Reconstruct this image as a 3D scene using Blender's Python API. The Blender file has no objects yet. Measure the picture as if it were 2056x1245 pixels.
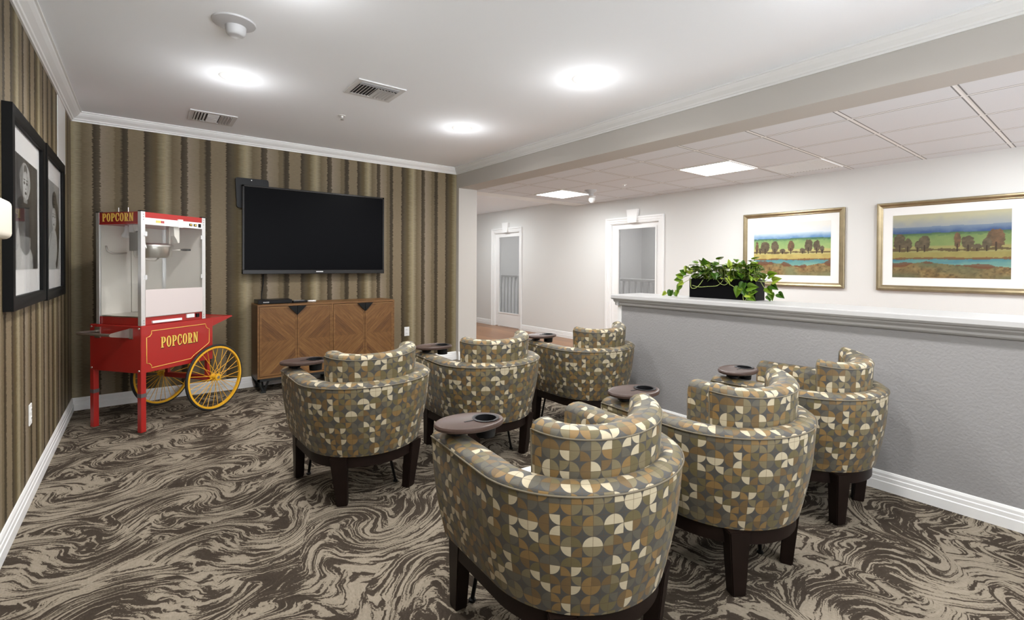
import bpy, bmesh, math, random
from mathutils import Vector, Matrix
random.seed(7)
SC = bpy.context.scene
COL = SC.collection
PI = math.pi
cos, sin = math.cos, math.sin

# ------------------------------------------------------------------ materials
def new_mat(name):
    m = bpy.data.materials.new(name); m.use_nodes = True
    nt = m.node_tree; nt.nodes.clear()
    out = nt.nodes.new('ShaderNodeOutputMaterial')
    bs = nt.nodes.new('ShaderNodeBsdfPrincipled')
    nt.links.new(bs.outputs[0], out.inputs[0])
    return m, nt, bs, out
class NT:
    """tiny node helper"""
    def __init__(s, nt): s.nt = nt
    def n(s, t, **kw):
        nd = s.nt.nodes.new(t)
        for k, v in kw.items(): setattr(nd, k, v)
        return nd
    def val(s, sock, v):
        if hasattr(v, 'is_linked') or isinstance(v, bpy.types.NodeSocket): s.nt.links.new(v, sock)
        else: sock.default_value = v
    def math(s, op, a, b=None, c=None, clamp=False):
        nd = s.n('ShaderNodeMath', operation=op, use_clamp=clamp)
        s.val(nd.inputs[0], a)
        if b is not None: s.val(nd.inputs[1], b)
        if c is not None: s.val(nd.inputs[2], c)
        return nd.outputs[0]
    def vmath(s, op, a, b=None, scale=None):
        nd = s.n('ShaderNodeVectorMath', operation=op)
        s.val(nd.inputs[0], a)
        if b is not None: s.val(nd.inputs[1], b)
        if scale is not None: s.val(nd.inputs['Scale'], scale)
        return nd.outputs[1] if op in ('LENGTH', 'DISTANCE', 'DOT_PRODUCT') else nd.outputs[0]
    def comb(s, x, y, z=0.0):
        nd = s.n('ShaderNodeCombineXYZ')
        for i, v in enumerate((x, y, z)): s.val(nd.inputs[i], v)
        return nd.outputs[0]
    def sep(s, v):
        nd = s.n('ShaderNodeSeparateXYZ'); s.nt.links.new(v, nd.inputs[0]); return nd.outputs
    def noise(s, vec, scale, detail=2, rough=.5, dist=0, dims='3D'):
        nd = s.n('ShaderNodeTexNoise', noise_dimensions=dims)
        if dims == '1D': s.val(nd.inputs['W'], vec)
        else: s.val(nd.inputs['Vector'], vec)
        nd.inputs['Scale'].default_value = scale; nd.inputs['Detail'].default_value = detail
        nd.inputs['Roughness'].default_value = rough; nd.inputs['Distortion'].default_value = dist
        return nd.outputs
    def ramp(s, f, stops, interp='LINEAR'):
        nd = s.n('ShaderNodeValToRGB'); cr = nd.color_ramp; cr.interpolation = interp
        while len(cr.elements) > 1: cr.elements.remove(cr.elements[-1])
        cr.elements[0].position = stops[0][0]; cr.elements[0].color = (*stops[0][1], 1)
        for p, c in stops[1:]:
            e = cr.elements.new(p); e.color = (*c, 1)
        s.val(nd.inputs[0], f); return nd.outputs[0]
    def mix(s, f, a, b, blend='MIX'):
        nd = s.n('ShaderNodeMix', data_type='RGBA', blend_type=blend)
        s.val(nd.inputs[0], f)
        for i, v in ((6, a), (7, b)):
            if isinstance(v, tuple): nd.inputs[i].default_value = (*v[:3], 1)
            else: s.nt.links.new(v, nd.inputs[i])
        return nd.outputs[2]
    def pos(s): return s.n('ShaderNodeNewGeometry').outputs['Position']
    def obj(s): return s.n('ShaderNodeTexCoord').outputs['Object']
    def bump(s, bs, h, strength=.3, dist=.01):
        b = s.n('ShaderNodeBump'); b.inputs['Strength'].default_value = strength; b.inputs['Distance'].default_value = dist
        s.nt.links.new(h, b.inputs['Height']); s.nt.links.new(b.outputs[0], bs.inputs['Normal'])

def plain(name, col, rough=.5, metal=0, spec=.5, coat=0, noise=0.0, nscale=20, bump=0, bscale=200):
    m, nt, bs, out = new_mat(name); h = NT(nt)
    bs.inputs['Base Color'].default_value = (*col, 1)
    bs.inputs['Roughness'].default_value = rough; bs.inputs['Metallic'].default_value = metal
    bs.inputs['Specular IOR Level'].default_value = spec; bs.inputs['Coat Weight'].default_value = coat
    p = None
    if noise:
        p = h.obj(); f = h.noise(p, nscale, 3)[0]
        a = tuple(max(0, c*(1-noise)) for c in col); b = tuple(min(1, c*(1+noise)) for c in col)
        nt.links.new(h.mix(f, a, b), bs.inputs['Base Color'])
    if bump:
        p = p or h.obj(); h.bump(bs, h.noise(p, bscale, 2)[0], bump, .004)
    return m
def emit(name, col, s):
    m, nt, bs, out = new_mat(name); nt.nodes.remove(bs)
    e = nt.nodes.new('ShaderNodeEmission'); e.inputs[0].default_value = (*col, 1); e.inputs[1].default_value = s
    nt.links.new(e.outputs[0], out.inputs[0]); return m
def glass_mat(name, tint=(1, 1, 1), refl=.12, rough=.02):
    m, nt, bs, out = new_mat(name); nt.nodes.remove(bs); h = NT(nt)
    t = h.n('ShaderNodeBsdfTransparent'); t.inputs[0].default_value = (*tint, 1)
    g = h.n('ShaderNodeBsdfGlossy'); g.inputs['Roughness'].default_value = rough
    lw = h.n('ShaderNodeLayerWeight'); lw.inputs[0].default_value = .5
    f = h.math('MULTIPLY_ADD', h.math('POWER', lw.outputs['Facing'], 4.5), .45, refl, clamp=True)
    mx = h.n('ShaderNodeMixShader'); nt.links.new(f, mx.inputs[0]); nt.links.new(t.outputs[0], mx.inputs[1]); nt.links.new(g.outputs[0], mx.inputs[2])
    nt.links.new(mx.outputs[0], out.inputs[0]); return m

def mat_vcol(name, rough=.6, spec=.3):
    m, nt, bs, out = new_mat(name); h = NT(nt)
    a = h.n('ShaderNodeVertexColor'); a.layer_name = 'paint'
    nt.links.new(a.outputs[0], bs.inputs['Base Color']); bs.inputs['Roughness'].default_value = rough
    bs.inputs['Specular IOR Level'].default_value = spec
    return m

def mat_carpet():
    m, nt, bs, out = new_mat('swirl_carpet'); h = NT(nt)
    p = h.pos(); s = h.sep(p); p2 = h.comb(s[0], s[1], 0)
    # two layers of swirls: rotate round the cell centres of a jittered grid
    def swirl(p, scale, amt, off):
        q = h.vmath('ADD', p, off)
        v = h.n('ShaderNodeTexVoronoi', voronoi_dimensions='2D', feature='F1'); v.inputs['Scale'].default_value = scale
        v.inputs['Randomness'].default_value = .75
        nt.links.new(q, v.inputs['Vector'])
        d = v.outputs['Distance']; c = v.outputs['Position']
        f = h.math('SUBTRACT', 1.0, h.math('MULTIPLY', d, 1.45), clamp=True)
        f = h.math('MULTIPLY', h.math('POWER', f, 1.4), amt)
        r = h.n('ShaderNodeVectorRotate', rotation_type='Z_AXIS')
        nt.links.new(q, r.inputs['Vector']); nt.links.new(c, r.inputs['Center']); nt.links.new(f, r.inputs['Angle'])
        return r.outputs[0]
    q = swirl(p2, 1.75, 2.3, (.37, .11, 0))
    q = swirl(q, 3.1, -1.5, (1.7, .63, 0))
    w = h.noise(p2, 3.0, 2, .5)[1]
    q = h.vmath('ADD', q, h.vmath('SCALE', h.vmath('SUBTRACT', w, (.5, .5, .5)), scale=.16))
    w2 = h.noise(p2, 11.0, 2, .6)[1]
    q = h.vmath('ADD', q, h.vmath('SCALE', h.vmath('SUBTRACT', w2, (.5, .5, .5)), scale=.055))
    mp = h.n('ShaderNodeMapping', vector_type='POINT'); mp.inputs['Rotation'].default_value = (0, 0, -.5)
    mp.inputs['Scale'].default_value = (5.5, 36, 1); nt.links.new(q, mp.inputs[0])
    n1 = h.noise(mp.outputs[0], 1.0, 2.5, .6, .3)[0]
    big = h.noise(p2, 3.6, 1, .5)[0]
    fine = h.noise(p2, 130, 1, .5)[0]
    f = h.math('ADD', n1, h.math('MULTIPLY', h.math('SUBTRACT', big, .5), .46))
    f = h.math('ADD', f, h.math('MULTIPLY', h.math('SUBTRACT', fine, .5), .20))
    # thin dark and light scratch lines
    mp2 = h.n('ShaderNodeMapping'); mp2.inputs['Rotation'].default_value = (0, 0, -.35); mp2.inputs['Scale'].default_value = (9, 95, 1)
    nt.links.new(q, mp2.inputs[0]); n2 = h.noise(mp2.outputs[0], 1.0, 2, .5, .3)[0]
    f = h.math('ADD', f, h.math('MULTIPLY', h.math('SUBTRACT', n2, .5), .62))
    col = h.ramp(f, [(.0, (0.02952, 0.02214, 0.01558)), (.485, (0.0492, 0.03772, 0.02788)), (.53, (0.2296, 0.1943, 0.1476)), (1, (0.2952, 0.2542, 0.1984))])
    rib = h.noise(h.comb(h.math('MULTIPLY', s[0], 160), h.math('MULTIPLY', s[1], 60)), 1, 1)[0]
    col = h.mix(.55, col, h.mix(rib, (.55, .55, .55), (1.35, 1.35, 1.35)), 'MULTIPLY')
    nt.links.new(col, bs.inputs['Base Color']); bs.inputs['Roughness'].default_value = .95; bs.inputs['Specular IOR Level'].default_value = .1
    h.bump(bs, rib, .25, .004)
    return m

def mat_wallpaper(name, axis, knots):
    """vertical stripes; knots = world positions at which the pattern repeat starts"""
    m, nt, bs, out = new_mat(name); h = NT(nt)
    s = h.sep(h.pos()); x = s[axis]; z = s[2]
    jag = h.noise(h.comb(h.math('MULTIPLY', x, 9), h.math('MULTIPLY', z, 75), 0), 1, 2, .7)[0]
    xx = h.math('ADD', x, h.math('MULTIPLY', h.math('SUBTRACT', jag, .5), .046))
    # piecewise linear phase
    k0, k1 = knots[0], knots[-1]; N = len(knots)-1
    t = h.math('DIVIDE', h.math('SUBTRACT', xx, k0), k1-k0)
    fc = h.n('ShaderNodeFloatCurve'); cv = fc.mapping.curves[0]
    while len(cv.points) > 2: cv.points.remove(cv.points[1])
    cv.points[0].location = (0, 0); cv.points[1].location = (1, 1)
    for i in range(1, N): cv.points.new((knots[i]-k0)/(k1-k0), i/N)
    for pt in cv.points: pt.handle_type = 'VECTOR'
    fc.mapping.update()
    h.val(fc.inputs['Value'], t)
    ph = h.math('FRACT', h.math('MULTIPLY', fc.outputs[0], N))
    L = (0.1849, 0.1428, 0.086); D = (0.03268, 0.0215, 0.00774); Mi = (0.0946, 0.0688, 0.02666); B = (0.2838, 0.2322, 0.1333); G = (0.1307, 0.09976, 0.05332)
    col = h.ramp(ph, [(0, L), (.165, L), (.178, D), (.24, (.07, .052, .027)), (.31, Mi), (.385, (.24, .2, .12)), (.40, B), (.43, (.30, .255, .165)), (.50, G), (.605, L), (.615, D), (.685, (.075, .056, .032)), (.695, (.24, .195, .14)), (.835, L), (.845, G), (.90, (.13, .1, .055)), (.93, D), (.985, (.05, .037, .018)), (.993, L)])
    g = h.noise(h.comb(h.math('MULTIPLY', x, 26), h.math('MULTIPLY', z, 210), 0), 1, 2, .7)[0]
    col = h.mix(.75, col, h.mix(g, (.62, .62, .62), (1.38, 1.38, 1.38)), 'MULTIPLY')
    nt.links.new(col, bs.inputs['Base Color']); bs.inputs['Roughness'].default_value = .62; bs.inputs['Specular IOR Level'].default_value = .3
    h.bump(bs, g, .12, .003)
    return m

def mat_fabric():
    m, nt, bs, out = new_mat('quarter_circle_fabric'); h = NT(nt)
    uv = h.n('ShaderNodeTexCoord').outputs['UV']
    q = h.vmath('SCALE', uv, scale=1/.0315); s = h.sep(q)
    fx, fy = h.math('FLOOR', s[0]), h.math('FLOOR', s[1])
    wn = h.n('ShaderNodeTexWhiteNoise', noise_dimensions='2D'); nt.links.new(h.comb(h.math('ADD', fx, .5), h.math('ADD', fy, .5)), wn.inputs['Vector'])
    rnd = wn.outputs['Value']
    wn2 = h.n('ShaderNodeTexWhiteNoise', noise_dimensions='2D'); nt.links.new(h.comb(h.math('ADD', fx, 7.5), h.math('ADD', fy, 31.5)), wn2.inputs['Vector'])
    # circle centre at even grid corners
    def near(c): return h.math('SUBTRACT', c, h.math('MULTIPLY', h.math('ROUND', h.math('MULTIPLY', c, .5)), 2))
    d = h.math('SQRT', h.math('ADD', h.math('POWER', h.math('ABSOLUTE', near(s[0])), 2), h.math('POWER', h.math('ABSOLUTE', near(s[1])), 2)))
    d2 = h.math('SQRT', h.math('ADD', h.math('POWER', h.math('SUBTRACT', 1.0, h.math('ABSOLUTE', near(s[0]))), 2), h.math('POWER', h.math('SUBTRACT', 1.0, h.math('ABSOLUTE', near(s[1]))), 2)))
    fl = h.math('LESS_THAN', wn2.outputs['Value'], .16)
    d = h.math('ADD', h.math('MULTIPLY', d, h.math('SUBTRACT', 1.0, fl)), h.math('MULTIPLY', d2, fl))
    inside = h.math('LESS_THAN', d, .97)
    col = h.ramp(rnd, [(0, (0.4704, 0.4074, 0.2814)), (.19, (0.21, 0.1302, 0.0462)), (.33, (0.1218, 0.09912, 0.04368)), (.52, (0.168, 0.1386, 0.0756)), (.66, (0.0966, 0.0882, 0.06552)), (.84, (0.1386, 0.0882, 0.03528))], 'CONSTANT')
    base = (0.0608, 0.05985, 0.0551)
    c = h.mix(inside, base, col)
    ex = h.math('ABSOLUTE', h.math('SUBTRACT', h.math('FRACT', s[0]), .5)); ey = h.math('ABSOLUTE', h.math('SUBTRACT', h.math('FRACT', s[1]), .5))
    line = h.math('GREATER_THAN', h.math('MAXIMUM', ex, ey), .478)
    c = h.mix(h.math('MULTIPLY', line, .75), c, (.085, .058, .03))
    wv = h.noise(h.comb(h.math('MULTIPLY', s[0], 1.2), h.math('MULTIPLY', s[1], 14)), 1, 2, .6)[0]
    c = h.mix(.4, c, h.mix(wv, (.7, .7, .7), (1.3, 1.3, 1.3)), 'MULTIPLY')
    nt.links.new(c, bs.inputs['Base Color']); bs.inputs['Roughness'].default_value = .55; bs.inputs['Specular IOR Level'].default_value = .35
    bs.inputs['Sheen Weight'].default_value = .08
    h.bump(bs, wv, .12, .003)
    return m

def mat_wood(name, a, b, vec_scale=(2, 30, 30), rough=.45, rot=(0, 0, 0), planks=0):
    m, nt, bs, out = new_mat(name); h = NT(nt)
    p = h.obj(); mp = h.n('ShaderNodeMapping'); mp.inputs['Scale'].default_value = vec_scale; mp.inputs['Rotation'].default_value = rot
    nt.links.new(p, mp.inputs[0])
    f = h.noise(mp.outputs[0], 1, 4, .6, .4)[0]
    c = h.ramp(f, [(.25, a), (.75, b)])
    nt.links.new(c, bs.inputs['Base Color']); bs.inputs['Roughness'].default_value = rough
    return m

def mat_chevron():
    """door face: diagonal planks mirrored about mid height, apex towards the door's inner edge (object +x)"""
    m, nt, bs, out = new_mat('chevron_oak'); h = NT(nt)
    s = h.sep(h.obj()); x, z = s[0], s[2]
    az = h.math('ABSOLUTE', z)
    u = h.math('ADD', x, az)                       # across the planks
    v = h.math('SUBTRACT', x, az)                  # along
    k = h.math('DIVIDE', u, .082); pk = h.math('FLOOR', k); sg = h.math('SIGN', z)
    wn = h.n('ShaderNodeTexWhiteNoise', noise_dimensions='2D'); nt.links.new(h.comb(pk, sg), wn.inputs['Vector'])
    g = h.noise(h.comb(h.math('MULTIPLY', u, 55), h.math('MULTIPLY', v, 5), h.math('MULTIPLY', wn.outputs[0], 20)), 1, 3, .6, .5)[0]
    f = h.math('ADD', h.math('MULTIPLY', g, .75), h.math('MULTIPLY', wn.outputs[0], .32))
    c = h.ramp(f, [(.22, (0.0527, 0.0187, 0.00425)), (.5, (0.1403, 0.0595, 0.0136)), (.85, (0.2465, 0.1258, 0.03825))])
    fr = h.math('FRACT', k); gap = h.math('LESS_THAN', fr, .035)
    c = h.mix(h.math('MULTIPLY', gap, .6), c, (.07, .032, .012))
    nt.links.new(c, bs.inputs['Base Color']); bs.inputs['Roughness'].default_value = .5
    return m

def mat_tiles():
    m, nt, bs, out = new_mat('ceiling_tiles'); h = NT(nt)
    s = h.sep(h.pos())
    def edge(c, off):
        f = h.math('FRACT', h.math('DIVIDE', h.math('SUBTRACT', c, off), .6))
        return h.math('MULTIPLY', h.math('MINIMUM', f, h.math('SUBTRACT', 1.0, f)), .6)
    ex = edge(s[0], 4.0); ey = edge(s[1], .63)
    e = h.math('MINIMUM', ex, ey)
    tb = h.math('LESS_THAN', e, .013)
    dk = h.math('MULTIPLY', h.math('GREATER_THAN', e, .011), h.math('LESS_THAN', e, .019))  # tile-edge shadow line painted beside each T-bar
    sp = h.noise(h.pos(), 300, 1)[0]
    c = h.mix(sp, (.64, .66, .69), (.74, .76, .79))
    c = h.mix(tb, c, (.82, .82, .82)); c = h.mix(h.math('MULTIPLY', dk, .85), c, (.14, .14, .14))
    nt.links.new(c, bs.inputs['Base Color']); bs.inputs['Roughness'].default_value = .9
    hgt = h.math('SMOOTH_MIN', h.math('MULTIPLY', e, 40), 1.0, .2)
    h.bump(bs, hgt, .25, .004)
    return m

def mat_hallfloor():
    m, nt, bs, out = new_mat('plank_floor'); h = NT(nt)
    s = h.sep(h.pos())
    k = h.math('FLOOR', h.math('DIVIDE', s[0], .13))
    wn = h.n('ShaderNodeTexWhiteNoise', noise_dimensions='1D'); nt.links.new(k, wn.inputs['W'])
    g = h.noise(h.comb(h.math('MULTIPLY', s[0], 40), h.math('ADD', h.math('MULTIPLY', s[1], 3), h.math('MULTIPLY', wn.outputs[0], 9))), 1, 3, .6, .4)[0]
    c = h.ramp(h.math('ADD', h.math('MULTIPLY', g, .7), h.math('MULTIPLY', wn.outputs[0], .3)), [(.2, (.16, .065, .022)), (.8, (.34, .16, .06))])
    nt.links.new(c, bs.inputs['Base Color']); bs.inputs['Roughness'].default_value = .3
    return m

M = {}
M['carpet'] = mat_carpet()
M['paper_back'] = mat_wallpaper('striped_wallpaper', 0, [-.75, -.098, .554, 1.289, 1.946, 2.501, 3.138, 3.79])
M['paper_left'] = mat_wallpaper('striped_wallpaper_side', 1, [-2.6+.64*i for i in range(15)])
M['fabric'] = mat_fabric()
M['tiles'] = mat_tiles()
M['hallfloor'] = mat_hallfloor()
M['chevron'] = mat_chevron()
M['ceil'] = plain('ceiling_paint', (.91, .935, .97), .9, spec=.2)
M['trimwhite'] = plain('white_trim', (.80, .80, .79), .35)
M['doorwhite'] = plain('white_door_paint', (.84, .84, .83), .35)
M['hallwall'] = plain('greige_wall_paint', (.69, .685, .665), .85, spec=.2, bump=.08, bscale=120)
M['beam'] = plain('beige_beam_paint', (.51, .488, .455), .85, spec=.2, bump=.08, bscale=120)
M['halfwall'] = plain('textured_half_wall', (.295, .289, .288), .8, spec=.25, bump=.55, bscale=75)
M['capgrey'] = plain('ledge_paint', (.43, .425, .42), .4)
M['espresso'] = plain('espresso_wood', (.011, .006, .0045), .45, spec=.16, noise=.4, nscale=18)
M['tray'] = plain('brown_moulded_tray', (.062, .038, .030), .4, spec=.3, bump=.05)
M['blackplastic'] = plain('black_plastic', (.006, .006, .007), .4, spec=.25)
M['blackmetal'] = plain('black_metal', (.010, .010, .010), .42, metal=.6)
M['welt'] = plain('taupe_piping', (.13, .108, .07), .6)
M['cream'] = plain('cream_vinyl', (.72, .70, .64), .5)
M['red'] = plain('red_enamel', (.36, .015, .012), .35, coat=.3)
M['redsign'] = plain('red_sign', (.26, .010, .010), .3, coat=.3)
M['gold'] = plain('gold_lettering', (.78, .52, .10), .4)
M['lettershadow'] = plain('dark_letter_edge', (.03, .008, .004), .5)
M['alu'] = plain('brushed_aluminium', (.80, .80, .80), .32, metal=.75, noise=.06, nscale=40)
M['steel'] = plain('stainless_steel', (.66, .64, .61), .28, metal=1)
M['steelgrey'] = plain('satin_steel_sheet', (.80, .775, .73), .5, metal=.15)
M['handlemetal'] = plain('worn_chrome', (.36, .31, .28), .4, metal=.9)
M['legband'] = plain('leg_sleeve', (.10, .085, .085), .5)
M['detector'] = plain('detector_plastic', (.52, .52, .53), .5)
M['acrylic'] = plain('white_acrylic', (.62, .55, .535), .25)
M['whitestrip'] = plain('white_control_strip', (.82, .82, .82), .4)
M['glass'] = glass_mat('clear_glass', (.97, .97, .96), .05)
M['picglass'] = glass_mat('picture_glass', (.98, .98, .98), .022)
M['doorglass'] = glass_mat('door_glass', (.66, .66, .66), .08)
M['yellow'] = plain('yellow_wheel_paint', (.72, .38, .02), .35)
M['rubber'] = plain('black_rubber', (.012, .012, .012), .7)
M['oakframe'] = mat_wood('warm_oak', (0.1062, 0.0425, 0.0102), (0.238, 0.119, 0.03825), (3, 40, 40))
M['oakside'] = mat_wood('dark_oak_side', (.07, .03, .010), (.15, .072, .027), (40, 40, 3))
M['iron'] = plain('dark_iron', (.022, .024, .024), .5, metal=.5)
M['screen'] = plain('tv_screen', (.003, .003, .004), .3, spec=.04)
M['bezel'] = plain('tv_bezel', (.010, .008, .007), .25, spec=.3)
M['frameblack'] = plain('black_frame', (.006, .006, .006), .5, spec=.08)
M['mat'] = plain('white_mount_board', (.80, .79, .77), .8)
M['goldframe'] = plain('antique_gold_frame', (.31, .25, .15), .38, metal=.7, noise=.3, nscale=14)
M['paint'] = mat_vcol('painted_print')
M['whiteplastic'] = plain('white_plastic', (.80, .80, .78), .4)
M['greyplastic'] = plain('grey_plastic', (.42, .42, .42), .5)
M['ventdark'] = plain('duct_dark', (.05, .05, .05), .8)
M['ventwhite'] = plain('vent_white', (.68, .68, .68), .5)
M['creamshade'] = plain('cream_shade', (.82, .76, .64), .55)
M['planter'] = plain('black_planter', (.002, .002, .0025), .45, spec=.08)
M['planterend'] = plain('lit_planter_end', (.10, .10, .10), .3)  # black planter's end with reflected light put into the grey; unassigned
M['soil'] = plain('dark_soil', (.03, .02, .012), .95, bump=.6)
M['vine'] = plain('vine_stem', (.30, .36, .10), .5)
M['lens'] = emit('lamp_lens', (1, .97, .93), 30)
M['troffer'] = emit('light_panel', (1, .98, .95), 7)
M['rail'] = plain('white_railing', (.75, .75, .75), .5)
M['vest'] = plain('vestibule_paint', (.57, .565, .56), .8)
def mat_leaf():
    m, nt, bs, out = new_mat('pothos_leaf'); h = NT(nt)
    a = h.n('ShaderNodeVertexColor'); a.layer_name = 'paint'
    nt.links.new(a.outputs[0], bs.inputs['Base Color']); bs.inputs['Roughness'].default_value = .32
    return m
M['leaf'] = mat_leaf()

# ------------------------------------------------------------------ mesh helpers
def link(name, bm, mat, parent=None, smooth=False, loc=None, rotz=None):
    me = bpy.data.meshes.new(name)
    bm.normal_update(); bm.to_mesh(me); bm.free()
    mats = mat if isinstance(mat, (list, tuple)) else [mat]
    for m_ in mats: me.materials.append(M[m_])
    o = bpy.data.objects.new(name, me); COL.objects.link(o)
    if smooth:
        for p in me.polygons: p.use_smooth = True
        if smooth is not True: me.set_sharp_from_angle(angle=math.radians(smooth))
    if parent: o.parent = parent
    if loc: o.location = loc
    if rotz is not None: o.rotation_euler[2] = rotz
    return o
def empty(name, loc, label, cat, group=None, rotz=0):
    o = bpy.data.objects.new(name, None); COL.objects.link(o); o.location = loc; o.rotation_euler[2] = rotz
    o.empty_display_size = .1
    return tag(o, label, cat, group)
def tag(o, label, cat, group=None):
    o['label'] = label; o['category'] = cat
    if group: o['group'] = group
    return o
def struct(name, bm, mat, label, cat, parent=None, **kw):
    o = link(name, bm, mat, parent, **kw)
    o['kind'] = 'structure'; o['label'] = label; o['category'] = cat
    return o
def BM(): return bmesh.new()
def box(bm, x0, x1, y0, y1, z0, z1, bev=0, seg=2, mi=0):
    vs = [bm.verts.new((x, y, z)) for z in (z0, z1) for y in (y0, y1) for x in (x0, x1)]
    F = [(0, 2, 3, 1), (4, 5, 7, 6), (0, 1, 5, 4), (2, 6, 7, 3), (0, 4, 6, 2), (1, 3, 7, 5)]
    fs = [bm.faces.new([vs[i] for i in f]) for f in F]
    for f in fs: f.material_index = mi
    if bev:
        es = list({e for f in fs for e in f.edges})
        bmesh.ops.bevel(bm, geom=es, offset=bev, segments=seg, profile=.5, affect='EDGES')
    return fs
def prism(bm, pts, axis, a, b, mi=0):
    """extrude the polygon pts (2D) along axis from a to b; pts map to the two other axes in xyz order"""
    def mk(p, t):
        c = list(p); c.insert(axis, t); return bm.verts.new(c)
    A = [mk(p, a) for p in pts]; B = [mk(p, b) for p in pts]; n = len(pts)
    fs = [bm.faces.new(A), bm.faces.new(B[::-1])]
    for i in range(n): fs.append(bm.faces.new((A[i], B[i], B[(i+1) % n], A[(i+1) % n])))
    for f in fs: f.material_index = mi
    bmesh.ops.recalc_face_normals(bm, faces=fs)
    return fs
def tube(bm, pts, r, n=8, closed=False, caps=True, mi=0):
    pts = [Vector(p) for p in pts]; N = len(pts); rings = []
    up = None
    for i, p in enumerate(pts):
        if closed: t = pts[(i+1) % N]-pts[i-1]
        else: t = pts[min(i+1, N-1)]-pts[max(i-1, 0)]
        t.normalize()
        if up is None:
            up = Vector((0, 0, 1)) if abs(t.z) < .9 else Vector((1, 0, 0))
        a = t.cross(up)
        if a.length < 1e-4: a = t.cross(Vector((0, 1, 0)))
        a.normalize(); b = a.cross(t).normalized(); up = b
        rr = r[i] if isinstance(r, (list, tuple)) else r
        rings.append([bm.verts.new(p+a*rr*cos(2*PI*k/n)+b*rr*sin(2*PI*k/n)) for k in range(n)])
    for i in range(N if closed else N-1):
        A, B = rings[i], rings[(i+1) % N]
        for k in range(n):
            f = bm.faces.new((A[k], A[(k+1) % n], B[(k+1) % n], B[k])); f.material_index = mi
    if caps and not closed:
        bm.faces.new(rings[0][::-1]).material_index = mi; bm.faces.new(rings[-1]).material_index = mi
def lathe(bm, prof, c=(0, 0, 0), n=32, sx=1, sy=1, axis=2, mi=0, rot=0):
    """revolve [(r, h)] about an axis through c"""
    rings = []
    for r, hh in prof:
        ring = []
        for k in range(n):
            a = 2*PI*k/n; px, py = r*cos(a)*sx, r*sin(a)*sy
            if rot: px, py = px*cos(rot)-py*sin(rot), px*sin(rot)+py*cos(rot)
            if axis == 2: v = (px, py, hh)
            elif axis == 1: v = (px, hh, py)
            else: v = (hh, px, py)
            ring.append(bm.verts.new(Vector(v)+Vector(c)))
        rings.append(ring)
    fs = []
    for A, B in zip(rings, rings[1:]):
        for k in range(n): fs.append(bm.faces.new((A[k], A[(k+1) % n], B[(k+1) % n], B[k])))
    if prof[0][0] > 1e-6: fs.append(bm.faces.new(rings[0][::-1]))
    if prof[-1][0] > 1e-6: fs.append(bm.faces.new(rings[-1]))
    for f in fs: f.material_index = mi
    bmesh.ops.remove_doubles(bm, verts=[v for R in (rings[0], rings[-1]) for v in R], dist=1e-6)
    bmesh.ops.recalc_face_normals(bm, faces=[f for f in bm.faces])
def copy_tree(o, parent=None):
    c = o.copy(); COL.objects.link(c)
    if parent: c.parent = parent
    for ch in list(o.children): copy_tree(ch, c)
    return c

# ------------------------------------------------------------------ room numbers
XL, YB, XR, XB = -.497, 5.68, 3.424, 3.72
XH, ZC, ZH, Y0 = 6.042, 2.627, 2.357, -4.2
YE = 10.0

# floors
bm = BM(); box(bm, XL-.1, XB, Y0, YB+.1, -.05, 0)
struct('floor', bm, 'carpet', 'brown and beige swirl patterned carpet of the sitting room', 'carpet')
bm = BM(); box(bm, XB, XH+.1, Y0, YE, -.05, 0)
struct('floor_hall', bm, 'hallfloor', 'warm brown plank floor of the corridor beyond the half wall', 'floor')
# ceilings
bm = BM(); box(bm, XL-.1, XR, Y0, YB+.1, ZC, ZC+.05)
struct('ceiling', bm, 'ceil', 'smooth white ceiling of the sitting room', 'ceiling')
bm = BM(); box(bm, XB, XH+.1, Y0, 5.72, ZH, ZH+.05)
struct('ceiling_hall', bm, 'tiles', 'white suspended tile ceiling of the corridor', 'ceiling')
bm = BM(); box(bm, XB, XH+.1, 5.72, 6.02, ZH, ZH+.2)
struct('trim_1', bm, 'trimwhite', 'smooth white band across the corridor ceiling past the tiles', 'ceiling band')
bm = BM(); box(bm, XB, XH+.1, 6.02, YE, 2.46, 2.51)
struct('ceiling_far', bm, 'ceil', 'raised far corridor ceiling beyond the white band', 'ceiling')
# walls
bm = BM(); box(bm, XL-.1, XL, Y0, YB+.1, 0, ZC)
struct('wall_left', bm, 'paper_left', 'left wall in brown striped wallpaper with two portraits', 'wall')
bm = BM(); box(bm, XL, XR, YB, YB+.1, 0, ZC)
struct('wall_back', bm, 'paper_back', 'far wall in brown striped wallpaper behind the television', 'wall')
# beam + column
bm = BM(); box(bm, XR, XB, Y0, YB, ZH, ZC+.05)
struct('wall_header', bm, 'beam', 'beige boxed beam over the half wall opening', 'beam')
bm = BM(); box(bm, XR, XB, 5.62, YE, 0, ZH)
struct('wall_column', bm, 'beam', 'beige wall end where the striped wall meets the opening', 'wall')
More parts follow.
